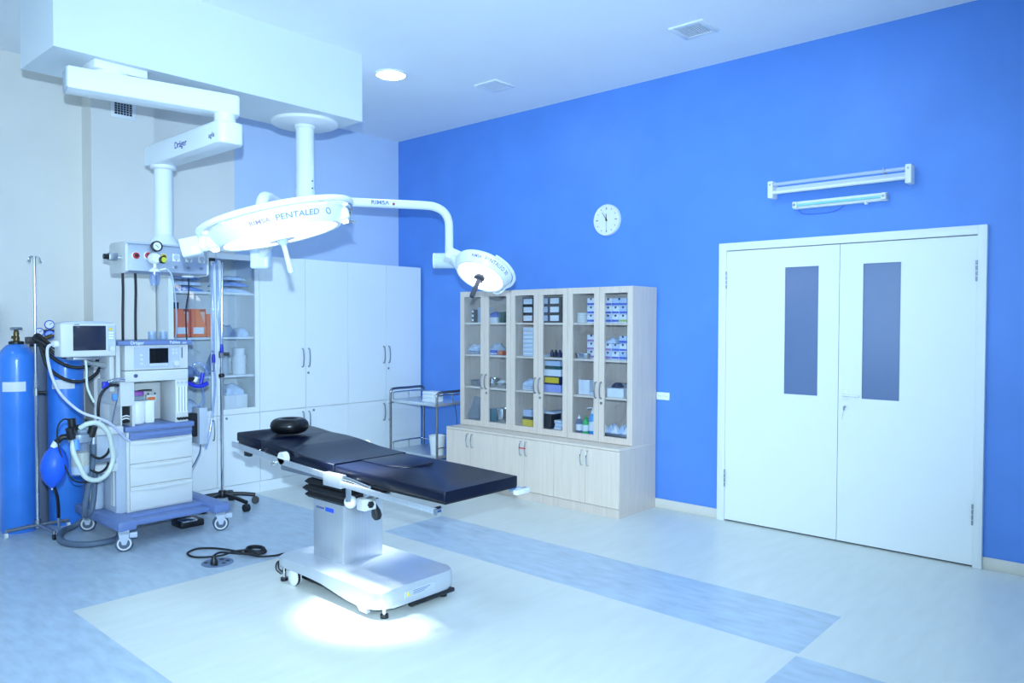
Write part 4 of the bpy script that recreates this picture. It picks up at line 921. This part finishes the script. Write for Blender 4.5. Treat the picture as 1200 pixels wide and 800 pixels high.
mesh('regulator_bar', B().box(-3.66, -3.52, -.365, -.335, 1.455, 1.475, .004), black, rg)
mesh('gauge_post', B().cyl((-3.60, -.35, 1.42), (-3.60, -.35, 1.50), .012, n=10), brass, rg)
for x, z, rr in ((-3.668, 1.458, .030), (-3.602, 1.512, .032), (-3.602, 1.436, .034)):
    a_ = axis_m((x, -.352, z), (-.35, -1, 0))
    g = mesh('gauge', B().lathe([(0, 0), (rr, 0), (rr*1.05, .02), (rr*.88, .026), (rr*.84, .018), (0, .018)], a_, 22), M('gauge_blue', (44, 96, 214), .35), rg)
    mesh('gauge_face', B().lathe([(0, .0182), (rr*.83, .0182), (rr*.83, .0205), (0, .0205)], a_, 20), paper if z != 1.436 else M('gauge_blue2', (70, 120, 224), .35), g)
    mesh('gauge_needle', B().cyl(a_ @ Vector((0, 0, .022)), a_ @ Vector((rr*.5, rr*.4, .022)), .002, n=6), black, g)

# ================================================================== DRIP STANDS
s = thing('drip_stand', 'chrome drip stand with cross feet in front of the left gas cylinder', 'drip stand', (-3.715, -.42, 0), 'drip stands')
sx, sy = -3.715, -.42
mesh('pole', B().cyl((sx, sy, .05), (sx, sy, 1.16), .0125, n=14), chrome, s)
mesh('inner_pole', B().cyl((sx, sy, 1.15), (sx, sy, 2.0), .0095, n=14), chrome, s)
mesh('pole_clamp', B().cyl((sx, sy, 1.0), (sx, sy, 1.05), .019, n=14), steel_d, s)
mesh('clamp_knob', B().cyl((sx+.015, sy-.01, 1.02), (sx+.06, sy-.03, 1.02), .013, n=12), black, s)
hk = B()
for a in (0, 90, 180, 270):
    u = Vector((math.cos(R(a+20)), math.sin(R(a+20)), 0)); p = Vector((sx, sy, 1.99)); hk.tube([p, p+u*.02+Vector((0, 0, .012)), p+u*.04+Vector((0, 0, .004)), p+u*.046+Vector((0, 0, -.02)), p+u*.055+Vector((0, 0, -.026))], .004, 6, 4)
mesh('bag_hook', hk, chrome, s)
mesh('hub', B().cyl((sx, sy, .04), (sx, sy, .1), .022, n=14), steel_d, s)
for dx, dy in ((-.20, -.01), (.20, .0), (.02, -.28)):
    mesh('foot', B().tube([(sx, sy, .06), (sx+dx, sy+dy, .055)], .014, 10, 0), steel_d, s)
    f_ = mesh('castor', B().cyl((sx+dx-.009, sy+dy, .02), (sx+dx+.009, sy+dy, .02), .02, n=14), white if dy > -.2 else black, s)
    mesh('castor_stem', B().cyl((sx+dx, sy+dy, .02), (sx+dx, sy+dy, .06), .007, n=8), steel_d, f_)
hc = thing('hose_coil', 'coil of thick black hose hanging on the drip stand behind the monitor', 'hose', (-3.70, -.46, 1.4))
mesh('hose', B().tube([(-3.70, -.47, 1.40), (-3.68, -.50, 1.33), (-3.60, -.55, 1.24), (-3.50, -.60, 1.20), (-3.40, -.62, 1.225), (-3.36, -.6, 1.27), (-3.42, -.58, 1.30), (-3.52, -.56, 1.27), (-3.62, -.53, 1.30), (-3.69, -.5, 1.38), (-3.735, -.47, 1.41), (-3.71, -.46, 1.44), (-3.66, -.47, 1.39), (-3.60, -.53, 1.33), (-3.52, -.58, 1.30), (-3.42, -.6, 1.31), (-3.36, -.59, 1.36)], .0125, 10, 6), rubber, hc)
mesh('hose_loop', B().tube([(-3.70, -.48, 1.36), (-3.67, -.53, 1.21), (-3.58, -.58, 1.12), (-3.48, -.62, 1.10), (-3.39, -.64, 1.15), (-3.33, -.62, 1.25)], .0125, 10, 6), rubber, hc)
mesh('hook_clamp', B().box(-3.78, -3.68, -.47, -.405, 1.375, 1.425, .008), black, hc)
# second stand in front of the glazed white cabinet
s = thing('drip_stand', 'chrome drip stand with black star base in front of the glazed white cabinet', 'drip stand', (-2.42, -.635, 0), 'drip stands')
sx, sy = -2.42, -.635
mesh('pole', B().cyl((sx, sy, .1), (sx, sy, 1.16), .0125, n=14), chrome, s)
mesh('inner_pole', B().cyl((sx, sy, 1.15), (sx+.012, sy, 2.03), .0095, n=14), chrome, s)
mesh('pole_grip', B().lathe([(0, 1.07), (.02, 1.075), (.025, 1.09), (.02, 1.105), (0, 1.11)], Matrix.Translation((sx, sy, 0)), 16), black, s)
mesh('clamp', B().box(sx-.016, sx+.016, sy-.018, sy+.018, 1.235, 1.295, .004), steel_d, s)
mesh('clamp_knob', B().cyl((sx+.015, sy-.01, 1.268), (sx+.055, sy-.03, 1.268), .014, n=12), black, s)
mesh('top_hook', B().tube([(sx+.012, sy, 1.99), (sx+.012, sy, 2.03), (sx-.01, sy-.01, 2.05), (sx-.05, sy-.02, 2.05), (sx-.085, sy-.03, 2.045)], .008, 8, 4), steel_d, s)
mesh('hook_tip', B().cyl((sx-.115, sy-.038, 2.044), (sx-.07, sy-.027, 2.046), .014, n=12), black, s)
mesh('hub', B().lathe([(0, .07), (.035, .07), (.04, .10), (.028, .13), (0, .135)], Matrix.Translation((sx, sy, 0)), 18), black, s)
for a, L in ((-30, .26), (-84, .33), (-150, .26), (150, .2), (40, .19)):
    u = Vector((math.cos(R(a)), math.sin(R(a)), 0)); p = Vector((sx, sy, 0))
    mesh('foot', B().tube([p+Vector((0, 0, .10)), p+u*L*.6+Vector((0, 0, .09)), p+u*L+Vector((0, 0, .075))], .017, 10, 4), black, s)
    n_ = Vector((-u.y, u.x, 0)); q = p+u*L+Vector((0, 0, .031)); mesh('castor', B().cyl(q-n_*.02, q+n_*.02, .031, n=18), black, s)
# clear breathing tubes hanging in front of the cabinet
for x0, x1, lb in ((-2.50, -2.50, 'left clear blue tube hanging beside the drip stand'), (-2.455, -2.43, 'right clear tube with a dark blue connector beside the drip stand')):
    t = thing('breathing_tube', lb, 'tube', (x0, -.64, 1.2), 'clear tubes hanging at the drip stand')
    mesh('tube', B().tube([(sx-.05, sy-.02, 2.045), (x0-.01, -.66, 1.95), (x0-.005, -.67, 1.6), (x1, -.66, 1.3 if x0 > -2.49 else 1.24)], .011, 10, 5), clear_blue, t)
    z_ = 1.28 if x0 > -2.49 else 1.2
    mesh('connector', B().lathe([(0, z_), (.013, z_), (.015, z_+.03), (.012, z_+.07), (0, z_+.07)], Matrix.Translation((x1, -.66, 0)), 14), navy, t)
single('breathing_tube', B().tube([(-2.505, -.66, 1.21), (-2.49, -.66, 1.05), (-2.50, -.65, .85), (-2.54, -.66, .62), (-2.58, -.67, .50)], .010, 10), clear_blue, 'clear blue tube end hanging down over the lower white door', 'tube', (-2.50, -.66, 1.0), 'clear tubes hanging at the drip stand')
# ================================================================== ANAESTHESIA MACHINE
o = thing('anaesthesia_machine', 'white and blue anaesthesia machine on castors with drawers and small screen', 'anaesthesia machine', (-3.13, -.98, 0))
FY = -1.12
# wheeled base
bp = B(); bp.box(-3.42, -2.84, -1.20, -.68, .15, .195, .008)
bp.box(-3.52, -3.40, -1.38, -.56, .14, .205, .012); bp.box(-2.86, -2.74, -1.38, -.56, .14, .205, .012)
mesh('wheeled_base', bp, mach_blue, o)
mesh('front_bumper', B().box(-3.42, -2.84, -1.30, -1.18, .145, .18, .008), mach_blue, o)
for x, y in ((-3.47, -1.34), (-2.79, -1.33), (-3.45, -.62), (-2.79, -.62)):
    ml = Matrix.Translation((x, y, 0)) @ Matrix.Rotation(R(68), 4, 'Z')           # swivelled: the axle points into the room
    a_ = ml @ Matrix.Translation((0, 0, .056)) @ Matrix.Rotation(R(90), 4, 'Y')
    c = mesh('castor', B().lathe([(0, -.02), (.048, -.02), (.056, -.012), (.056, .012), (.048, .02), (0, .02)], a_, 28), M('castor_grey', (84, 96, 116), .5), o)
    for s_ in (-1, 1): mesh('wheel_ring', B().lathe([(.034, s_*.0195), (.044, s_*.0195), (.044, s_*.0225), (.034, s_*.0225)], a_, 28), mach_white, c)
    pf = [(-.03, .145), (.035, .145), (.03, .10), (.012, .05), (-.012, .05), (-.028, .10)]
    fk = B(); fk.prism(pf, -.033, -.025, 'x', m=ml); fk.prism(pf, .025, .033, 'x', m=ml); fk.box(-.033, .033, -.03, .035, .117, .142, .004, m=ml)
    mesh('castor_fork', fk, mach_grey, c)
    mesh('brake_tab', B().box(-.022, .022, -.08, -.03, .09, .125, .006, m=ml), mach_grey, c)
# drawer pedestal
mesh('pedestal', B().box(-3.36, -2.895, FY+.012, -.66, .195, .79, .006), mach_white, o)
mesh('side_post', B().box(-3.425, -3.36, FY+.03, -.70, .195, .80, .006), mach_grey, o)
mesh('side_channel', B().box(-3.432, -3.425, FY+.06, FY+.11, .25, .75), mach_white, o)
def bow_front(name, z0, z1, m, lip):
    n = 14; b = B(); x0, x1 = -3.345, -2.905
    top = [(x0+(x1-x0)*i/n, FY-.012-.022*math.sin(math.pi*i/n)) for i in range(n+1)]
    d_ = mesh(name, B().box(x0, x1, FY-.006, FY+.012, z0, z1, .003), m, o)
    lp = B().prism(top+[(x1, FY-.004), (x0, FY-.004)], z1-.026, z1-.006, 'z', .004)
    mesh('drawer_grip', lp, lip, d_)
bow_front('drawer', .21, .375, mach_white, mach_white); bow_front('drawer', .379, .535, mach_white, mach_white); bow_front('drawer', .539, .70, mach_white, mach_white)
bow_front('drawer', .704, .758, mach_blue, mach_blue)
mesh('worktop', B().box(-3.375, -2.885, FY-.01, -.66, .762, .80, .008), mach_blue, o)
mesh('rear_panel', B().box(-3.35, -2.93, -.80, -.66, .80, 1.12, .004), mach_white, o)
# left column with an opening
lc = B(); lc.box(-3.395, -3.30, FY+.02, -.68, .945, 1.12, .004); lc.box(-3.395, -3.30, -.90, -.68, .80, .945, .004); lc.box(-3.395, -3.385, FY+.02, -.90, .80, .945); lc.box(-3.318, -3.30, FY+.02, -.90, .80, .945)
mesh('left_column', lc, mach_white, o)
mesh('column_niche', B().box(-3.385, -3.318, FY+.06, -.90, .825, .94), black, o)
for k in range(2): mesh('niche_connector', B().tube([(-3.375, FY+.05, .85+.018*k), (-3.35, FY+.045, .858+.018*k), (-3.325, FY+.05, .85+.018*k)], .005, 8), white, o)
# flow meter block
fm = mesh('flow_meter', B().box(-3.018, -2.925, FY+.005, -.85, .80, 1.115, .004), mach_white, o)
for k in range(4):
    x = -3.003+k*.021
    mesh('flow_tube', B().box(x-.006, x+.006, FY+.001, FY+.005, .87, 1.065, .001, 1), paper, fm)
    mesh('tube_scale', B().box(x+.0075, x+.0095, FY+.003, FY+.005, .88, 1.06), ink_grey, fm)
    mesh('flow_knob', B().cyl((x, FY+.005, .828), (x, FY-.022, .826), .0095, n=12), black, fm)
for k in range(3): mesh('gas_gauge', B().cyl((-3.0+k*.03, FY+.005, 1.09), (-3.0+k*.03, FY+.001, 1.09), .009, n=14), mach_grey, fm)
# monitor unit
mesh('lower_housing', B().box(-3.37, -2.925, FY, -.66, 1.112, 1.19, .005), mach_white, o)
mesh('switch', B().cyl((-3.30, FY, 1.155), (-3.30, FY-.008, 1.155), .013, n=16), ink_grey, o)
uh = mesh('upper_housing', B().box(-3.37, -2.925, FY, -.66, 1.194, 1.37, .006), mach_white, o)
mesh('control_panel', B().box(-3.31, -2.99, FY-.003, FY, 1.205, 1.357), mach_grey, uh)
sc = mesh('display_bezel', B().box(-3.215, -3.065, FY-.006, FY-.002, 1.215, 1.352, .002), mach_grey, uh)
mesh('display', B().box(-3.206, -3.074, FY-.008, FY-.005, 1.24, 1.346), screen_k, sc)
for k in range(6): mesh('soft_key', B().box(-3.203+k*.0215, -3.187+k*.0215, FY-.008, FY-.005, 1.222, 1.233), mach_white, sc)
for k in range(3): mesh('mode_key', B().box(-3.272, -3.25, FY-.006, FY-.002, 1.232+.03*k, 1.246+.03*k, .002), mach_white, uh)
for k in range(2):
    for j in range(2): mesh('panel_key', B().box(-3.045+k*.022, -3.028+k*.022, FY-.006, FY-.002, 1.30+.025*j, 1.316+.025*j, .002), mach_white, uh)
mesh('rotary_knob', B().cyl((-3.02, FY-.002, 1.235), (-3.02, FY-.026, 1.235), .022, .02, n=22), mach_white, uh)
mesh('indicator_strip', B().box(-2.975, -2.968, FY-.003, FY, 1.27, 1.35), ink_grey, uh)
top = mesh('top_shelf', B().box(-3.425, -2.905, FY-.03, -.64, 1.37, 1.402, .008), mach_blue, o)
mesh('shelf_post', B().box(-3.42, -3.395, FY+.02, FY+.06, 1.12, 1.37), mach_white, o)
text('brand_lettering', 'Dräger', .032, lambda x, y, h: Vector((-3.298+x, FY-.0302-h, 1.386+y)), ink_white, top)
text('model_lettering', 'Fabius', .03, lambda x, y, h: Vector((-3.035+x, FY-.0302-h, 1.387+y)), ink_white, top)
text('model_lettering', 'plus', .018, lambda x, y, h: Vector((-2.965+x, FY-.0302-h, 1.384+y)), ink_white, top)
# vaporiser and gas module on the worktop
va = mesh('vaporiser', B().lathe([(0, .802), (.048, .802), (.05, .81), (.05, .955), (.044, .965), (0, .966)], Matrix.Translation((-3.235, -.97, 0)), 24), white, o)
mesh('vaporiser_dial', B().lathe([(0, .966), (.046, .966), (.046, 1.0), (.04, 1.005), (0, 1.006)], Matrix.Translation((-3.235, -.97, 0)), 24), clear, va)
mesh('vaporiser_top', B().lathe([(0, 1.005), (.048, 1.005), (.048, 1.03), (.04, 1.036), (0, 1.037)], Matrix.Translation((-3.235, -.97, 0)), 24), M('purple', (150, 80, 170), .4), va)
mesh('vaporiser_block', B().box(-3.19, -3.13, -1.02, -.92, .802, .965, .006), white, va)
mesh('vaporiser_lever', B().tube([(-3.235, -.99, 1.037), (-3.20, -1.0, 1.042), (-3.14, -1.0, 1.04)], .005, 8, 3), black, va)
nm_ = mesh('gas_module', B().box(-3.11, -3.04, -.84, -.80, .93, .99, .005), paper, o)
mesh('orange_badge', B().box(-3.105, -3.05, -.845, -.84, .95, .972, .002), orange, nm_)
for k in range(2): mesh('module_screw', B().cyl((-3.10+.05*k, -.84, .99), (-3.10+.05*k, -.84, 1.004), .006, n=8), black, nm_)
mesh('module_knob', B().cyl((-3.075, -.84, .89), (-3.075, -.85, .89), .009, n=12), black, o)
mesh('support_bracket', B().box(-3.09, -3.06, -.84, -.80, .895, .93, .003), mach_grey, o)
# breathing system on the left: arm, absorber, valves, hoses, bag
mesh('absorber_arm', B().box(-3.68, -3.40, -1.17, -1.06, .765, .82, .012), mach_white, o)
mesh('absorber_bracket', B().box(-3.56, -3.42, -1.13, -1.0, .60, .765, .01), mach_grey, o)
mesh('lower_arm_block', B().box(-3.58, -3.42, -1.12, -.98, .50, .56, .01), mach_white, o)
T_ = Matrix.Translation((-3.685, -1.19, 0))
cn = mesh('absorber_canister', B().lathe([(0, .525), (.045, .525), (.056, .53), (.058, .545), (.058, .735), (.05, .745), (0, .745)], T_, 26), clear, o)
mesh('absorbent_fill', B().lathe([(0, .535), (.05, .535), (.052, .55), (.052, .585), (0, .585)], T_, 20), paper, cn)
mesh('absorbent_upper', B().lathe([(0, .586), (.0525, .586), (.0525, .675), (0, .675)], T_, 20), M('absorbent_cream', (232, 214, 180), .8, var=.1, scale=60), cn)
ld = mesh('absorber_lid', B().lathe([(0, .745), (.064, .745), (.068, .76), (.064, .795), (.05, .80), (0, .802)], T_, 26), M('lid_grey', (150, 162, 178), .35, .3), o)
for dx, dy in ((-.055, -.03), (.055, -.03), (.02, .06)): mesh('valve_housing', B().cyl((-3.685+dx, -1.19+dy, .775), (-3.685+dx*1.3, -1.19+dy*1.3, .845), .026, n=14), black if dx else steel_d, ld)
mesh('valve_dome', B().lathe([(0, .80), (.03, .80), (.03, .822), (.018, .834), (0, .836)], Matrix.Translation((-3.675, -1.21, 0)), 18), clear, ld)
mesh('pop_off_valve', B().cyl((-3.725, -1.18, .82), (-3.73, -1.18, .90), .024, n=14), black, ld)
mesh('sensor_lead', B().tube([(-3.73, -1.18, .89), (-3.78, -1.19, .90), (-3.815, -1.2, .86), (-3.82, -1.2, .78), (-3.80, -1.21, .66), (-3.76, -1.22, .54), (-3.72, -1.22, .49), (-3.62, -1.2, .47)], .005, 8), black, o)
mesh('bag_elbow', B().tube([(-3.74, -1.19, .78), (-3.78, -1.18, .785), (-3.805, -1.17, .765), (-3.815, -1.16, .745)], .019, 10), black, o)
mesh('bag_collar', B().cyl((-3.812, -1.16, .755), (-3.828, -1.155, .72), .022, n=14), white, o)
bm_ = Matrix.Translation((-3.825, -1.15, .60)) @ Matrix.Rotation(R(6), 4, 'Y')
bag = mesh('breathing_bag', B().lathe([(0, -.145), (.012, -.14), (.035, -.12), (.062, -.085), (.08, -.02), (.078, .03), (.06, .085), (.034, .115), (.02, .13), (0, .132)], bm_, 24), bag_blue, o)
mesh('bag_tail', B().cyl((-3.838, -1.15, .462), (-3.84, -1.15, .445), .006, n=8), mach_grey, bag)
mesh('wide_hose', B().tube([(-3.70, -1.24, .84), (-3.66, -1.27, .868), (-3.60, -1.28, .865), (-3.54, -1.27, .80), (-3.51, -1.25, .70), (-3.50, -1.24, .60), (-3.54, -1.25, .52), (-3.61, -1.27, .49), (-3.68, -1.28, .52), (-3.715, -1.27, .60), (-3.745, -1.25, .70), (-3.735, -1.23, .76)], .016, 12, 6), cream_hose, o)
mesh('blue_coupler', B().cyl((-3.725, -1.245, .70), (-3.722, -1.235, .765), .022, n=14), M('coupler_blue', (90, 150, 230), .4), o)
mesh('grey_hose', B().tube([(-3.60, -1.18, .78), (-3.60, -1.17, .60), (-3.62, -1.14, .42), (-3.63, -1.10, .28), (-3.60, -1.04, .21), (-3.55, -1.0, .25), (-3.53, -1.0, .42), (-3.54, -1.02, .55)], .018, 10, 6), grey_hose, o)
mesh('hose_fitting', B().cyl((-3.60, -1.185, .79), (-3.60, -1.178, .72), .021, n=14), chrome, o)
mesh('drain_bottle', B().lathe([(0, .21), (.04, .21), (.045, .22), (.045, .40), (.02, .45), (.015, .48), (0, .48)], Matrix.Translation((-3.47, -.86, 0)), 20), milky, o)
mesh('black_hose', B().tube([(-3.43, -1.16, 1.10), (-3.50, -1.18, 1.10), (-3.555, -1.19, 1.04), (-3.57, -1.19, .96), (-3.565, -1.18, .87)], .010, 10, 6), black, o)
mesh('hose_end', B().cyl((-3.565, -1.18, .875), (-3.562, -1.178, .83), .016, n=12), white, o)
mesh('sampling_block', B().tube([(-3.385, -1.13, 1.13), (-3.44, -1.15, 1.135), (-3.50, -1.16, 1.12)], .016, 10), chrome, o)
mesh('blue_tap', B().box(-3.535, -3.50, -1.19, -1.15, 1.08, 1.13, .006), navy, o)
mesh('hanging_sensor', B().tube([(-3.43, -1.16, 1.10), (-3.44, -1.17, 1.02), (-3.46, -1.17, .93), (-3.48, -1.17, .83)], .004, 6), ink_grey, o)
mesh('blue_clip', B().box(-3.475, -3.445, -1.19, -1.16, 1.0, 1.045, .005), M('coupler_blue', (90, 150, 230)), o)
for k, (y, z) in enumerate(((-1.19, .67), (-1.17, .57))): mesh('short_black_hose', B().tube([(-3.62, y, z-.02), (-3.57, y-.01, z-.05), (-3.52, y, z-.03), (-3.50, y, z+.01)], .009, 8), black, o)
# right side: hanging box, lead and blue handset
rb = mesh('transformer_box', B().box(-2.80, -2.735, -1.03, -.90, .60, .88, .006), mach_grey, o)
mesh('box_clamp', B().box(-2.895, -2.80, -1.0, -.93, .66, .84, .006), black, o)
mesh('box_lead', B().tube([(-2.77, -.98, .60), (-2.78, -.99, .54), (-2.82, -1.0, .47), (-2.86, -1.01, .42)], .005, 6), ink_grey, o)
bhnd = mesh('blue_handset', B().tube([(-2.92, -1.04, 1.11), (-2.86, -1.05, 1.06), (-2.80, -1.06, 1.05), (-2.75, -1.06, 1.07)], .016, 10), navy, o)
mesh('handset_lever', B().cyl((-2.80, -1.06, 1.07), (-2.785, -1.06, 1.15), .014, n=10), navy, o)
mesh('handset_holder', B().box(-2.925, -2.84, -1.07, -1.0, 1.09, 1.12, .005), black, o)
mesh('handset_ring', B().cyl((-2.852, -1.06, 1.085), (-2.835, -1.06, 1.12), .017, n=12), white, o)
mesh('handset_tube', B().tube([(-2.75, -1.05, 1.07), (-2.74, -1.03, 1.15), (-2.77, -1.0, 1.22), (-2.82, -.98, 1.2), (-2.78, -1.0, 1.1), (-2.75, -1.0, .95), (-2.78, -.98, .88)], .010, 10), clear_blue, o)
# clear jars on the top shelf
for x, lb in ((-3.155, 'left small clear jar on the blue top of the anaesthesia machine'), (-3.075, 'right small clear jar on the blue top of the anaesthesia machine')):
    T_ = Matrix.Translation((x, -1.05, 0))
    single('clear_jar', B().lathe([(0, 1.404), (.026, 1.404), (.028, 1.41), (.028, 1.465), (.026, 1.465), (.025, 1.41), (0, 1.409)], T_, 20), clear, lb, 'jar', (x, -1.05, 1.403), 'clear jars')

# ---- patient monitor beside the machine
MY = -1.22
mesh('monitor_bracket', B().tube([(-3.42, -1.0, 1.22), (-3.50, -1.05, 1.24), (-3.60, -1.12, 1.26), (-3.64, -1.14, 1.285)], .018, 10), chrome, o)
mesh('bracket_plate', B().box(-3.72, -3.56, -1.20, -1.06, 1.282, 1.302, .004), steel_d, o)
mesh('bracket_post', B().box(-3.455, -3.425, -1.08, -.98, 1.05, 1.34, .005), mach_white, o)
mo = thing('patient_monitor', 'boxy white patient monitor with a dark screen on a bracket', 'monitor', (-3.64, -1.14, 1.303))
mesh('housing', B().box(-3.80, -3.462, MY, -1.09, 1.303, 1.525, .012, 3), mach_white, mo)
mesh('top_handle', B().prism([(-3.80, 1.526), (-3.72, 1.537), (-3.54, 1.537), (-3.47, 1.527), (-3.47, 1.522), (-3.80, 1.521)], MY+.02, -1.10, 'y', .002), mach_grey, mo)
mesh('screen', B().box(-3.728, -3.528, MY-.004, MY, 1.345, 1.508, .002), screen, mo)
kp = mesh('key_panel', B().box(-3.518, -3.472, MY-.003, MY, 1.34, 1.508), mach_grey, mo)
mesh('alarm_key', B().box(-3.513, -3.49, MY-.006, MY-.002, 1.475, 1.495, .002), M('key_amber', (236, 200, 90), .4), kp)
for k in range(3): mesh('key', B().box(-3.513, -3.48, MY-.006, MY-.002, 1.455-.018*k, 1.467-.018*k, .002), paper, kp)
mesh('monitor_knob', B().cyl((-3.496, MY-.002, 1.355), (-3.496, MY-.022, 1.355), .017, n=18), mach_white, kp)
mesh('maker_mark', B().box(-3.72, -3.69, MY-.002, MY, 1.513, 1.518), ink_grey, mo)
mesh('cable_port', B().cyl((-3.795, -1.16, 1.39), (-3.825, -1.165, 1.39), .022, n=14), white, mo)
single('monitor_cable', B().tube([(-3.825, -1.165, 1.39), (-3.86, -1.175, 1.37), (-3.865, -1.19, 1.29), (-3.845, -1.21, 1.17), (-3.80, -1.23, 1.06), (-3.70, -1.25, .95), (-3.60, -1.27, .90), (-3.53, -1.27, .86), (-3.46, -1.22, .80), (-3.40, -1.17, .74), (-3.355, -1.145, .705)], .009, 8), M('cable_lilac', (206, 210, 240), .45), 'pale monitor cable curving from the patient monitor down to the drawers', 'cable', (-3.825, -1.165, 1.39))
single('monitor_cable', B().tube([(-3.64, -1.17, 1.30), (-3.636, -1.18, 1.22), (-3.635, -1.19, 1.1), (-3.60, -1.2, 1.0)], .008, 8), cream_hose, 'short cream cable dropping straight from below the patient monitor', 'cable', (-3.64, -1.17, 1.3))
# ---- hoses on the floor
single('floor_hose', B().tube([(-3.42, -.56, .10), (-3.50, -.52, .03), (-3.60, -.58, .022), (-3.68, -.76, .022), (-3.69, -.93, .022), (-3.62, -1.06, .022), (-3.50, -1.10, .022), (-3.41, -1.06, .022), (-3.36, -.98, .06), (-3.34, -.9, .12)], .021, 12), grey_hose, 'thick grey hose looping on the floor beside the machine base', 'hose', (-3.6, -.9, 0))
q = thing('suction_wand', 'black hose with a metal tip hanging in front of the blue cylinder wrap', 'hose', (-3.66, -.66, .05))
mesh('black_hose', B().tube([(-3.78, -1.0, .50), (-3.77, -.95, .44), (-3.72, -.85, .34), (-3.685, -.76, .24), (-3.672, -.72, .16)], .011, 10), black, q)
mesh('metal_tip', B().cyl((-3.672, -.72, .165), (-3.662, -.70, .06), .010, .006, n=12), chrome, q)

fp = thing('foot_switch', 'black and chrome foot switch on the floor under the machine base', 'pedal', (-2.90, -1.0, 0))
mesh('switch_body', B().box(-2.98, -2.80, -1.10, -.93, 0, .05, .01), black, fp)
mesh('treadle', B().box(-2.97, -2.86, -1.115, -1.02, .045, .062, .006), chrome, fp)
